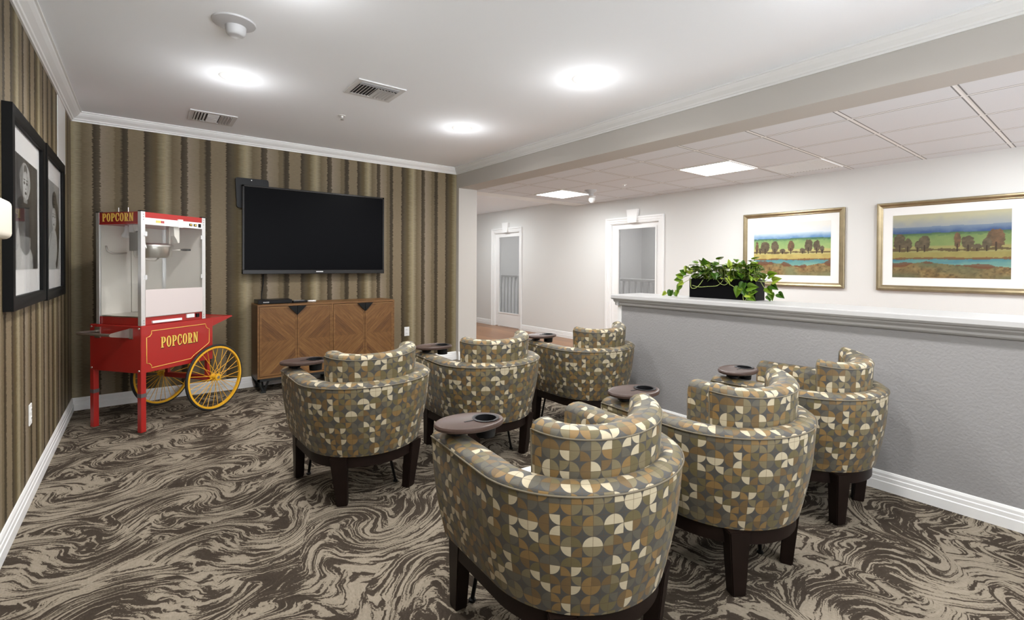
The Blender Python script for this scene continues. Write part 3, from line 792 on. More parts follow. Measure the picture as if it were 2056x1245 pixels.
# player and remotes on the sideboard
pl = empty('disc_player', (1.078, 5.47, sz1), 'slim black disc player on the left end of the sideboard', 'disc player', rotz=.0)
bm = BM(); box(bm, -.16, .16, -.11, .11, .004, .042, .003, 1); c_ = link('case', bm, 'blackplastic', pl)
bm = BM()
for i in range(4): box(bm, -.112+i*.014, -.112+i*.014+.011, -.1112, -.109, .014, .026)
link('badge', bm, 'greyplastic', c_)
bm = BM()
for x in (-.13, .13):
    for y in (-.085, .085): lathe(bm, [(.012, 0), (.012, .005)], (x, y, 0), 12)
link('foot', bm, 'rubber', pl)
def remote(loc, rz, mat, label, L=.17, w=.045, h=.02):
    bm = BM(); box(bm, -L/2, L/2, -w/2, w/2, 0, h, .006, 2)
    o = tag(link('remote_control', bm, mat, loc=loc, rotz=rz, smooth=30), label, 'remote control')
    bm = BM()
    for i in range(6):
        for j in range(3): box(bm, -L*.38+i*L*.12, -L*.38+i*L*.12+.010, -w*.3+j*w*.3-.004, -w*.3+j*w*.3+.004, h-.001, h+.0015)
    link('buttons', bm, 'greyplastic' if mat == 'blackplastic' else 'blackplastic', o)
    return o
remote((1.325, 5.42, sz1), .15, 'blackplastic', 'black remote control beside the disc player on the sideboard', .15, .06, .024)
remote((1.43, 5.44, sz1), -.35, 'steel', 'silver remote control at the right of the black one on the sideboard', .14, .05, .022)

# ------------------------------------------------------------------ outlets
def outlet(loc, rz, label):
    bm = BM(); box(bm, -.035, .035, -.006, 0, -.058, .058, .003, 2)
    o = tag(link('wall_outlet', bm, 'whiteplastic', loc=loc, rotz=rz), label, 'outlet', 'wall outlets')
    for z in (-.024, .024):
        bm = BM(); box(bm, -.016, .016, -.009, -.004, z-.014, z+.014, .003, 1)
        s = link('socket', bm, 'whiteplastic', o)
        bm = BM()
        for x in (-.007, .006): box(bm, x, x+.0025, -.0095, -.008, z-.003, z+.008)
        link('slot', bm, 'blackplastic', s)
    return o
outlet((2.687, YB, .445), 0, 'white outlet on the far wall right of the sideboard')
outlet((XL, 3.711, .462), PI/2, 'white outlet low on the left wall under the portraits')

# ------------------------------------------------------------------ framed prints
def hash2(i, j, k=0):
    n = (i*374761393+j*668265263+k*974634777) & 0xffffffff; n = ((n ^ (n >> 13))*1274126177) & 0xffffffff
    return ((n ^ (n >> 16)) & 0xffff)/65535.
def vn(x, y, k=0):
    i, j = math.floor(x), math.floor(y); u, v = x-i, y-j; u = u*u*(3-2*u); v = v*v*(3-2*v)
    return (hash2(i, j, k)*(1-u)+hash2(i+1, j, k)*u)*(1-v)+(hash2(i, j+1, k)*(1-u)+hash2(i+1, j+1, k)*u)*v
def fbm(x, y, k=0): return .55*vn(x, y, k)+.3*vn(x*2.1, y*2.1, k+1)+.15*vn(x*4.3, y*4.3, k+2)
def srgb(c): return tuple(((v/255+.055)/1.055)**2.4 if v > 10 else v/255/12.92 for v in c)
def mixc(a, b, t): t = max(0, min(1, t)); return tuple(x+(y-x)*t for x, y in zip(a, b))
def painted(nu, nv, w, h, fn):
    bm = BM(); lay = bm.verts.layers.float_color.new('paint'); V = []
    for j in range(nv+1):
        row = []
        for i in range(nu+1):
            u, v = i/nu, j/nv; vt = bm.verts.new((-w/2+w*u, 0, -h/2+h*v)); vt[lay] = (*srgb(tuple(q_*.92 for q_ in fn(u, v))), 1); row.append(vt)
        V.append(row)
    for j in range(nv):
        for i in range(nu): bm.faces.new((V[j][i], V[j][i+1], V[j+1][i+1], V[j+1][i]))
    return bm
def framed(name, loc, rz, w, h, fw, depth, matw, frame_mat, art, label, cat, group=None, glass=True, nu=170, nv=120, round_=False):
    """local: x right, -y towards the viewer, centred"""
    o = empty(name, loc, label, cat, group, rotz=rz)
    if round_: prof = [(0, 0), (0, -depth*.7), (fw*.12, -depth*.95), (fw*.35, -depth), (fw*.6, -depth*.8), (fw*.75, -depth*.62), (fw*.85, -depth*.66), (fw, -depth*.5), (fw, 0)]
    else: prof = [(0, 0), (0, -depth), (fw*.15, -depth*1.02), (fw*.8, -depth), (fw, -depth*.85), (fw, 0)]
    bm = BM(); cs = [(-1, -1), (1, -1), (1, 1), (-1, 1)]; R = []
    for sx, sz in cs: R.append([bm.verts.new((sx*(w/2-d), y, sz*(h/2-d))) for d, y in prof])
    for k in range(4):
        A, B = R[k], R[(k+1) % 4]
        for i in range(len(prof)-1): bm.faces.new((A[i], B[i], B[i+1], A[i+1]))
    bmesh.ops.recalc_face_normals(bm, faces=bm.faces[:])
    link('frame', bm, frame_mat, o, smooth=35)
    iw, ih = w/2-fw+.004, h/2-fw+.004
    bm = BM(); box(bm, -iw, iw, -depth*.40, -.002, -ih, ih); link('mount_board', bm, 'mat', o)
    ml, mr, mb, mt = matw
    aw, ah = 2*iw-ml-mr, 2*ih-mb-mt
    bm = painted(nu, nv, aw, ah, art); link('print', bm, 'paint', o, loc=((ml-mr)/2, -depth*.40-.0015, (mb-mt)/2))
    if glass:
        bm = BM(); box(bm, -iw, iw, -depth*.55, -depth*.50, -ih, ih); link('glass', bm, 'picglass', o)
    return o
def landscape(trees, k, dark):
    SKY1, SKY2 = ((240, 238, 230), (225, 232, 238)) if not dark else ((205, 198, 165), (165, 172, 178))
    def f(u, v):
        n = fbm(u*14, v*14, k); n2 = fbm(u*40, v*40, k+9)
        hor = .70+.02*(fbm(u*5, 0, k+3)-.5)
        if v > hor+.10: c = mixc(SKY2, SKY1, (v-hor-.10)/.16+.5*(n-.5))
        elif v > hor:
            t = (v-hor)/.10; c = mixc((104, 146, 192) if not dark else (66, 92, 140), (200, 218, 230) if not dark else (128, 145, 168), t*1.1+1.1*(n-.5)*(1-t))
        else:
            t = (hor-v)
            c = mixc((130, 165, 105), (170, 190, 120), t*4+.8*(n-.5))
            if t < .035+.03*n: c = mixc((70, 110, 90), c, t/.05*n2*1.8)
            if v < .50: c = mixc((190, 188, 125), (200, 180, 115), n)
            if v < .40: c = mixc((205, 185, 112), (178, 160, 95), n*1.2)
            if dark: c = mixc(c, (90, 96, 50), .30)
        # hedge line
        if abs(v-.435-.02*(vn(u*9, 2, k)-.5)) < .022*fbm(u*18, 1, k+5)*1.5: c = mixc(c, (85, 68, 48), .8)
        # water
        wl = .30+.012*(vn(u*6, 5, k)-.5); wb = .17+.09*(vn(u*3.2, 9, k+2)-.3)
        if dark: wb += .07*(1-u)-.04
        if wb < v < wl: c = mixc((84, 142, 150), (136, 178, 158), (wl-v)/.13+.7*(n-.5)); c = mixc(c, (50, 100, 150), max(0, .6*(vn(u*4, v*30, k)-.4)))
        elif v <= wb: c = mixc((168, 140, 92), (128, 102, 66), fbm(u*24, v*14, k+4)*1.6-.3); c = mixc(c, (72, 60, 40), max(0, n2*2-1.0)); c = mixc(c, (132, 138, 100) if not dark else (104, 112, 84), max(0, 1.3*vn(u*6, v*9, k+7)-.3))
        if abs(v-wl) < .018*fbm(u*25, 3, k+6)*1.6: c = mixc(c, (125, 78, 48), .75)
        if abs(v-wb) < .06*max(0, fbm(u*9, 4, k+8)-.35)*1.8: c = mixc(c, (118, 70, 48), .75)
        for tx, tw, th, hue in trees:
            dx = (u-tx)/tw; base = .425; dz = (v-base-th*.58)/(th*.50)
            r = dx*dx+dz*dz+.9*(fbm(u*34, v*30, k+11)-.5)
            if r < 1: c = mixc(hue, (74, 66, 52), .9*fbm(u*30, v*30, k+12))
            if abs(u-tx) < .006 and base-.02 < v < base+th*.4: c = (66, 52, 42)
        if dark: c = mixc(c, (40, 44, 34), .12)
        return c
    return f
BR, RD = (122, 108, 84), (146, 108, 78)
ta = [(.045, .022, .20, RD), (.16, .066, .21, BR), (.295, .050, .215, BR), (.51, .042, .22, RD), (.735, .050, .235, BR), (.835, .042, .21, BR), (.90, .025, .11, BR), (.40, .04, .07, BR), (.09, .02, .10, BR), (.66, .04, .08, BR)]
tb = [(.065, .058, .25, BR), (.145, .040, .18, BR), (.295, .055, .22, BR), (.235, .025, .14, BR), (.58, .028, .25, RD), (.665, .055, .20, BR), (.885, .070, .28, RD), (.815, .038, .16, BR), (.74, .04, .08, BR)]
# local -y faces -x (towards the room): rotate so that -y -> -x : rotz = -90deg -> local x -> -world y
framed('framed_landscape', (XH-.001, 2.441, 1.513), -PI/2, 1.105, .882, .052, .035, (.085, .085, .085, .085), 'goldframe', landscape(ta, 3, False), 'gold-framed landscape print behind the planter, the lighter sky', 'painting', 'landscape prints in the corridor', glass=False, round_=True)
framed('framed_landscape', (XH-.001, 1.050, 1.513), -PI/2, 1.105, .888, .052, .035, (.085, .085, .085, .085), 'goldframe', landscape(tb, 40, True), 'gold-framed landscape print furthest right, cut by the photo edge, darker blue hills', 'painting', 'landscape prints in the corridor', glass=False, round_=True)

def ell(u, v, cx, cy, rx, ry, n=0): return 1-(((u-cx)/rx)**2+((v-cy)/ry)**2)+n
def portrait_a(u, v):
    n = fbm(u*18, v*18, 60)
    c = 58+40*vn(u*26, .3, 5)+12*(n-.5)                              # curtain folds
    c += 70*max(0, 1-abs(u-.20)/.22)*max(0, min(1, (.75-v)*3))
    if u > .66: c -= 22
    if ell(u, v, .46, .00, .30+.06*n, .24) > 0: c = 208+40*(n-.5)-60*max(0, abs(u-.46)-.13)*3   # white skirt
    if ell(u, v, .17, .14, .075, .22) > 0: c = 190+20*(n-.5)
    if ell(u, v, .45, .42, .27, .23) > 0: c = 46+34*(n-.5)           # dark top
    if v < .30 and ell(u, v, .46, .26, .22, .13) > 0: c = 120+22*(n-.5)
    if ell(u, v, .44, .575, .30, .085) > 0: c = 44+34*(n-.5)
    if abs(u-.46) < .075 and .60 < v < .70: c = 150-200*max(0, u-.47)
    hn = .45*(fbm(u*13, v*13, 64)-.5)
    if ell(u, v, .45, .80, .215, .165, hn) > 0: c = 176+90*(fbm(u*22, v*9, 66)-.5)+26*(u > .48)-40*(u < .36)
    if ell(u, v, .47, .90, .07, .05) > 0: c = 96
    fx, fy = (u-.47)/.125, (v-.765)/.125
    r = fx*fx+fy*fy
    if r < 1:
        c = 212-34*max(0, fx)*1.2-26*r+8*(n-.5)
        for ex in (-.42, .40):
            if ((fx-ex)/.25)**2+((fy-.14)/.11)**2 < 1: c = 48
            if ((fx-ex)/.32)**2+((fy-.38-.1*abs(fx-ex))/.06)**2 < 1: c = 70
        if ((fx-.03)/.12)**2+((fy+.26)/.08)**2 < 1: c = 105
        if abs(fx-.10) < .06 and -.2 < fy < .25: c -= 30
        if (fx/.33)**2+((fy+.58)/.11)**2 < 1: c = 42
    c = max(8, min(245, c)); return (c, c, c*.985)
def portrait_b(u, v):
    n = fbm(u*16, v*16, 80)
    c = 150+14*(n-.5)+26*(v-.5)
    hn = .5*(fbm(u*12, v*12, 83)-.5)
    if ell(u, v, .60, .16, .50, .30) > 0: c = 192+14*(n-.5)                       # shoulder
    if ell(u, v, .74, .42, .22, .40, hn) > 0: c = 38+60*(fbm(u*26, v*7, 84)-.5)   # long dark hair
    if ell(u, v, .60, .80, .19, .11, hn) > 0: c = 44+60*(fbm(u*26, v*9, 85)-.5)
    if ell(u, v, .60, .26, .20, .20) > 0: c = 196+10*(n-.5)
    fx, fy = (u-.565)/.165, (v-.585)/.13
    r = fx*fx+fy*fy
    if r < 1:
        c = 208-30*max(0, fx)-14*r
        for ex in (-.46, .34):
            if ((fx-ex)/.22)**2+((fy-.20)/.09)**2 < 1: c = 66
            if ((fx-ex)/.28)**2+((fy-.42)/.05)**2 < 1: c = 84
        if ((fx+.10)/.10)**2+((fy+.18)/.07)**2 < 1: c = 130
        if ((fx+.12)/.24)**2+((fy+.50)/.09)**2 < 1: c = 72
    if abs((u-.10)-(v-.12)*.95) < .010 and .14 < v < .42: c = 70
    if ell(u, v, .50, .44, .055, .025) > 0: c = 200
    c = max(12, min(245, c)); return (c, c, c*.985)
# local -y faces +x : rotz = +90deg -> local x -> +world y
framed('framed_portrait', (XL+.001, 3.540, 1.552), PI/2, .920, .945, .062, .035, (.075, .075, .13, .13), 'frameblack', portrait_a, 'black-framed portrait of a blonde woman, nearer of the two on the left wall', 'picture', 'black framed portraits', nu=150, nv=190)
framed('framed_portrait', (XL+.001, 4.490, 1.552), PI/2, .870, .965, .062, .035, (.065, .075, .13, .13), 'frameblack', portrait_b, 'black-framed portrait of a dark-haired woman, nearer the corner on the left wall', 'picture', 'black framed portraits', nu=150, nv=190)
# bare white panel on the left wall
bm = BM(); box(bm, XL, XL+.004, 4.855, 5.285, 2.02, 2.548); o = tag(link('wall_panel', bm, 'whiteplastic'), 'plain white strip high on the left wall under the crown moulding', 'wall panel')
bm = BM(); box(bm, XL+.004, XL+.022, 4.93, 4.95, 2.05, 2.07, .003, 1); link('hook', bm, 'whiteplastic', o)
# cream wall fixture, left edge
bm = BM(); box(bm, XL+.006, XL+.108, 2.20, 2.598, 1.388, 1.535, .022, 4)
o = tag(link('wall_sconce', bm, 'creamshade', smooth=40), 'rounded cream wall fixture cut by the left photo edge', 'wall fixture')
bm = BM(); box(bm, XL, XL+.008, 2.25, 2.55, 1.40, 1.52); link('backplate', bm, 'whiteplastic', o)

# ------------------------------------------------------------------ ceiling fittings
DL = [(.522, 3.90), (2.489, 2.369), (2.446, 3.96), (.522, 2.37), (2.47, .80), (.522, .80), (2.47, -.8), (.522, -.8), (2.47, -2.4), (.522, -2.4)]
lab = ['round recessed downlight above the popcorn cart, left of the ceiling vents', 'round recessed downlight nearest the camera, over the armchairs', 'round recessed downlight deepest in the room, near the beam corner']
for i, (x, y) in enumerate(DL[:3]):
    o = empty('downlight', (x, y, ZC), lab[i], 'ceiling light', 'recessed downlights')
    bm = BM(); lathe(bm, [(.078, .0), (.078, -.006), (.098, -.004), (.102, 0)], (0, 0, 0), 36); link('trim_ring', bm, 'whiteplastic', o, smooth=40)
    bm = BM(); lathe(bm, [(0, -.012), (.05, -.010), (.076, -.003), (.077, -.001)], (0, 0, 0), 36); link('lens', bm, 'lens', o, smooth=True)
for x, y in DL:
    L = bpy.data.lights.new('downlight_lamp', 'SPOT'); L.energy = 54; L.spot_size = math.radians(165); L.spot_blend = .6; L.shadow_soft_size = .07; L.color = (1, .99, .985)
    lo = bpy.data.objects.new('downlight_lamp', L); COL.objects.link(lo); lo.location = (x, y, ZC-.03)
    L = bpy.data.lights.new('ceiling_fill_lamp', 'POINT'); L.energy = 1.9 if y > 2 else .8; L.shadow_soft_size = .05; L.color = (.99, .99, 1)  # added point lamp, hung below each downlight to brighten the ceiling
    lo = bpy.data.objects.new('ceiling_fill_lamp', L); COL.objects.link(lo); lo.location = (x, y, ZC-.21)

def vent(name, x0, x1, y0, y1, label):
    o = empty(name, ((x0+x1)/2, (y0+y1)/2, ZC), label, 'air vent', 'ceiling air vents')
    a, b = (x1-x0)/2, (y1-y0)/2
    bm = BM(); f = .035
    for p in ((-a, a, -b, -b+f), (-a, a, b-f, b), (-a, -a+f, -b+f, b-f), (a-f, a, -b+f, b-f)): box(bm, *p, -.008, 0)
    link('frame', bm, 'ventwhite', o)
    bm = BM(); box(bm, -a+f, a-f, -b+f, b-f, -.0015, -.0005); link('duct', bm, 'ventdark', o)
    return o, a-f, b-f
def slat(o, x0, x1, y0, y1, tilt_axis, t):
    """thin louvre, tilted"""
    bm = BM()
    if tilt_axis == 'x': prism(bm, [(x0, -.001), (x0+.004, -.001), (x0+.004+t, -.013), (x0+t, -.013)], 1, y0, y1)
    else: prism(bm, [(y0, -.001), (y0+.004, -.001), (y0+.004+t, -.013), (y0+t, -.013)], 0, x0, x1)
    link('louvre', bm, 'ventwhite', o)
o, a, b = vent('ceiling_vent', 1.218, 1.585, 3.362, 3.70, 'square louvred ceiling vent right of centre, larger dark slots')
for k in range(4): slat(o, -a, a, -b+.01+k*.018, 0, 'y', -.012) if k < 3 else None
for k in range(6): slat(o, -a+.020+k*.024, 0, -b+.07, b, 'x', -.014); slat(o, a-.026-k*.024, 0, -b+.07, b, 'x', .014)
o, a, b = vent('ceiling_vent', .325, .682, 4.925, 5.285, 'square ceiling vent in the far left, above the popcorn machine')
for k in range(4): slat(o, -a+.018+k*.022, 0, -b, b, 'x', -.014); slat(o, a-.024-k*.022, 0, -b, b, 'x', .014)
for k in range(5): slat(o, -a+.10, a-.10, -b+.012+k*.055, 0, 'y', .03)
# smoke detector on round plate
o = empty('smoke_detector', (.40, 3.02, ZC), 'white smoke detector on a round ceiling plate, top left', 'smoke detector')
bm = BM(); lathe(bm, [(.108, 0), (.105, -.008), (.095, -.011), (0, -.012)], n=40); link('ceiling_plate', bm, 'detector', o, smooth=40)
bm = BM(); lathe(bm, [(.052, -.010), (.051, -.030), (.047, -.048), (.040, -.058), (.034, -.061), (0, -.061)], (.012, .030, 0), 32); link('sensor', bm, 'detector', o, smooth=40)
def sprinkler(loc, label):
    o = empty('ceiling_sprinkler', loc, label, 'sprinkler', 'fire sprinklers')
    bm = BM(); lathe(bm, [(.030, 0), (.028, -.004), (.010, -.006), (.008, -.02), (0, -.02)], n=20); link('escutcheon', bm, 'whiteplastic', o, smooth=40)
    bm = BM(); tube(bm, [(0, 0, -.02), (0, 0, -.036)], .004, 8); lathe(bm, [(0, -.035), (.014, -.036), (.014, -.038), (0, -.039)], n=16); link('head', bm, 'steel', o)
sprinkler((1.407, 4.30, ZC), 'small sprinkler head in the smooth ceiling between vent and wall')
sprinkler((4.95, 4.02, ZH+.0015), 'small sprinkler head in the tiled corridor ceiling')
# corridor troffers
hx = [(4.606, 5.194, 4.836, 5.424, 'square light panel in the tiled ceiling, further down the corridor'), (4.606, 5.194, 2.436, 3.024, 'square light panel in the tiled ceiling, nearer the camera')]
for x0, x1, y0, y1, l in hx:
    o = empty('light_panel', ((x0+x1)/2, (y0+y1)/2, ZH), l, 'ceiling light', 'corridor light panels'); a = .294
    bm = BM()
    for p in ((-a, a, -a, -a+.02), (-a, a, a-.02, a), (-a, -a+.02, -a+.02, a-.02), (a-.02, a, -a+.02, a-.02)): box(bm, *p, -.008, 0)
    link('frame', bm, 'whiteplastic', o)
    bm = BM(); box(bm, -a+.02, a-.02, -a+.02, a-.02, -.005, -.001); link('diffuser', bm, 'troffer', o)
for y in (5.13, 2.73, .33, -1.9):
    L = bpy.data.lights.new('panel_lamp', 'AREA'); L.shape = 'SQUARE'; L.size = .52; L.energy = 21; L.color = (.95, .98, 1)
    lo = bpy.data.objects.new('panel_lamp', L); COL.objects.link(lo); lo.location = (4.9, y, ZH-.012)
L = bpy.data.lights.new('panel_lamp', 'AREA'); L.shape = 'SQUARE'; L.size = .52; L.energy = 21; L.color = (.95, .98, 1)
lo = bpy.data.objects.new('panel_lamp', L); COL.objects.link(lo); lo.location = (4.9, 7.9, 2.44)
for y in (4.9, 8.0):
    L = bpy.data.lights.new('porch_fill_lamp', 'AREA'); L.shape = 'SQUARE'; L.size = .5; L.energy = 45  # added lamp with no visible source, lightens the view through the door glass
    lo = bpy.data.objects.new('porch_fill_lamp', L); COL.objects.link(lo); lo.location = (7.3, y, 2.48)
# return-air grille in the tiles
o = empty('return_grille', (5.5, 2.13, ZH), 'perforated square return grille in the tiled ceiling beside the nearer light panel', 'air vent')
bm = BM(); a = .29
for p in ((-a, a, -a, -a+.025), (-a, a, a-.025, a), (-a, -a+.025, -a+.025, a-.025), (a-.025, a, -a+.025, a-.025)): box(bm, *p, -.008, 0)
link('frame', bm, 'ventwhite', o)
bm = BM()
for k in range(18): y = -a+.03+k*.0305; prism(bm, [(y, -.002), (y+.004, -.002), (y+.018, -.008), (y+.014, -.008)], 0, -a+.025, a-.025)
box(bm, -a+.02, a-.02, -a+.02, a-.02, -.0015, -.0005); link('slats', bm, 'ventwhite', o)
# heat detector and dome in the corridor
o = empty('heat_detector', (4.95, 4.61, ZH), 'grey conical detector hanging from the corridor ceiling', 'smoke detector')
bm = BM(); lathe(bm, [(.085, 0), (.082, -.010), (.045, -.048), (.040, -.052), (0, -.052)], n=28); link('base', bm, 'greyplastic', o, smooth=40)
bm = BM(); lathe(bm, [(.040, -.050), (.042, -.066), (.036, -.078), (0, -.080)], n=24); link('sensor', bm, 'greyplastic', o, smooth=40)
o = empty('ceiling_dome', (5.42, 5.02, ZH+.0015), 'small white dome under the corridor ceiling near the wall', 'dome')
bm = BM(); lathe(bm, [(.055, 0), (.055, -.012), (0, -.013)], n=24); link('base', bm, 'whiteplastic', o, smooth=40)
bm = BM(); lathe(bm, [(.044, -.012), (.050, -.035), (.046, -.062), (.032, -.085), (.014, -.097), (0, -.10)], n=24); link('dome', bm, 'whiteplastic', o, smooth=True)

# ------------------------------------------------------------------ armchairs
def U(W, D, yf, yc=0, tp=0, n=40, m=10):
    """open U outline from the left front tip round the back to the right front tip"""
    P = []
    for i in range(m): y = yf+(yc-yf)*i/m; P.append((-(W+tp*(y-yc)), y))
    for i in range(n+1):
        a = PI+PI*i/n; P.append((W*cos(a), yc+D*sin(a)))
    for i in range(1, m+1): y = yc+(yf-yc)*i/m; P.append((W+tp*(y-yc), y))
    return P
TOP = U(.382, .338, .392); BOT = U(.321, .321, .365, .033, .043)
def normals(P):
    N = []
    for i in range(len(P)):
        a = P[max(0, i-1)]; b = P[min(len(P)-1, i+1)]; t = Vector((b[0]-a[0], b[1]-a[1])).normalized(); N.append(Vector((-t.y, t.x)))
    return N   # points inward (towards the seat)
TN = normals(TOP)
SARC = [0]
for i in range(1, len(TOP)): SARC.append(SARC[-1]+math.hypot(TOP[i][0]-TOP[i-1][0], TOP[i][1]-TOP[i-1][1]))
ARM = .118
def arm(i): return .094+.024*min(1, abs(TOP[i][0])/.382)**3 if TOP[i][1] < 0 else .118
def tub_section(i):
    """points (x, y, z, v) of the closed cross-section at outline station i"""
    t, b, n = TOP[i], BOT[i], TN[i]; S = []
    for k in range(9):
        f = k/8; z = .274+(.650-.274)*f; bl = .012*sin(PI*f)
        S.append((b[0]+(t[0]-b[0])*f-n.x*bl, b[1]+(t[1]-b[1])*f-n.y*bl, z, z))
    v = .650
    q = arm(i)/.118
    for d, z in ((.003, .659), (.014, .668), (.036, .674), (.066*q, .675), (.094*q, .669), (.111*q, .657), (ARM*q, .640), (ARM*q+.004, .55), (ARM*q+.004, .40)):
        p = S[-1]; x, y = t[0]+n.x*d, t[1]+n.y*d
        v += math.dist(p[:3], (x, y, z)); S.append((x, y, z, v))
    return S
def make_tub():
    bm = BM(); uvl = bm.loops.layers.uv.new('UVMap')
    secs = [tub_section(i) for i in range(len(TOP))]
    V = [[bm.verts.new(p[:3]) for p in s] for s in secs]
    for i in range(len(V)-1):
        for k in range(len(V[0])-1):
            f = bm.faces.new((V[i][k], V[i+1][k], V[i+1][k+1], V[i][k+1]))
            for lp, (a, b) in zip(f.loops, ((i, k), (i+1, k), (i+1, k+1), (i, k+1))): lp[uvl].uv = (SARC[a]-.7, secs[a][b][3])
            f.smooth = True
    # front faces of the arms, gently bulged
    for e, sgn in ((0, 1), (len(secs)-1, -1)):
        pts = [Vector(p[:3]) for p in secs[e]]; c = sum(pts, Vector())/len(pts)
        A = [bm.verts.new(p) for p in pts]; B = [bm.verts.new(c+(p-c)*.86+Vector((0, .014, 0))) for p in pts]
        n = len(A); faces = []
        for k in range(n): faces.append(bm.faces.new((A[k], A[(k+1) % n], B[(k+1) % n], B[k])))
        faces.append(bm.faces.new(B))
        for f in faces:
            f.smooth = True
            for lp in f.loops: lp[uvl].uv = (lp.vert.co.x*.98+.2, lp.vert.co.z)
    bmesh.ops.recalc_face_normals(bm, faces=bm.faces[:])
    return bm
def make_cushion():
    """curved back pad that rises above the rim"""
    bm = BM(); uvl = bm.loops.layers.uv.new('UVMap'); n = 36
    a0 = math.radians(186); a1 = math.radians(354)
    secs = []
    for i in range(n+1):
        f = i/n; a = a0+(a1-a0)*f
        ed = abs(2*f-1); th = .105*(1-.15*ed**4); lift = -.020+.022*ed**2+.006*(2*f-1)
        ox, oy = .257*cos(a), -.078+.185*sin(a)
        nx, ny = -cos(a), -sin(a); l = math.hypot(nx/.257, ny/.185); nx, ny = nx/.257/l, ny/.185/l
        S = []; v = 0; last = None
        for d, z in ((.0, .42), (-.003, .55), (-.006, .66), (-.009, .74), (-.011, .806+lift), (-.006, .820+lift), (.008, .829+lift), (.030, .833+lift), (.060, .829+lift), (.080, .820+lift), (th-.006, .80+lift), (th, .75), (th+.012, .64), (th+.008, .50), (th, .42)):
            p = (ox+nx*d, oy+ny*d, z)
            if last: v += math.dist(p, last)
            last = p; S.append((*p, .40+v, .235*(a-1.5*PI)))
        secs.append(S)
    V = [[bm.verts.new(p[:3]) for p in s] for s in secs]
    for i in range(n):
        for k in range(len(V[0])-1):
            f = bm.faces.new((V[i][k], V[i+1][k], V[i+1][k+1], V[i][k+1])); f.smooth = True
            for lp, (p, q) in zip(f.loops, ((i, k), (i+1, k), (i+1, k+1), (i, k+1))): lp[uvl].uv = (secs[p][q][4]+.33, secs[p][q][3]+.02)
    for e in (0, n):
        pts = [Vector(p[:3]) for p in secs[e]]; c = sum(pts, Vector())/len(pts); dr = Vector((0, 1, 0))*.006
        A = [bm.verts.new(p) for p in pts]; B = [bm.verts.new(c+(p-c)*.93+dr) for p in pts]; m = len(A); fs = []
        for k in range(m): fs.append(bm.faces.new((A[k], A[(k+1) % m], B[(k+1) % m], B[k])))
        fs.append(bm.faces.new(B))
        for f in fs:
            f.smooth = True
            for lp in f.loops: lp[uvl].uv = (lp.vert.co.x+lp.vert.co.y, lp.vert.co.z)
    bmesh.ops.recalc_face_normals(bm, faces=bm.faces[:])
    return bm, secs
def tapered(bm, top, bot, zt, zb, st, sb_, rot):
    A = []; B = []
    for sx, sy in ((-1, -1), (1, -1), (1, 1), (-1, 1)):
        def r(x, y): return x*cos(rot)-y*sin(rot), x*sin(rot)+y*cos(rot)
        x, y = r(sx*st[0]/2, sy*st[1]/2); A.append(bm.verts.new((top[0]+x, top[1]+y, zt)))
        x, y = r(sx*sb_[0]/2, sy*sb_[1]/2); B.append(bm.verts.new((bot[0]+x, bot[1]+y, zb)))
    fs = [bm.faces.new(A), bm.faces.new(B[::-1])]
    for i in range(4): fs.append(bm.faces.new((A[i], B[i], B[(i+1) % 4], A[(i+1) % 4])))
    bmesh.ops.recalc_face_normals(bm, faces=fs)
    es = [e for f in fs[2:] for e in f.edges]
    bmesh.ops.bevel(bm, geom=list(set(es)), offset=.004, segments=2, affect='EDGES')
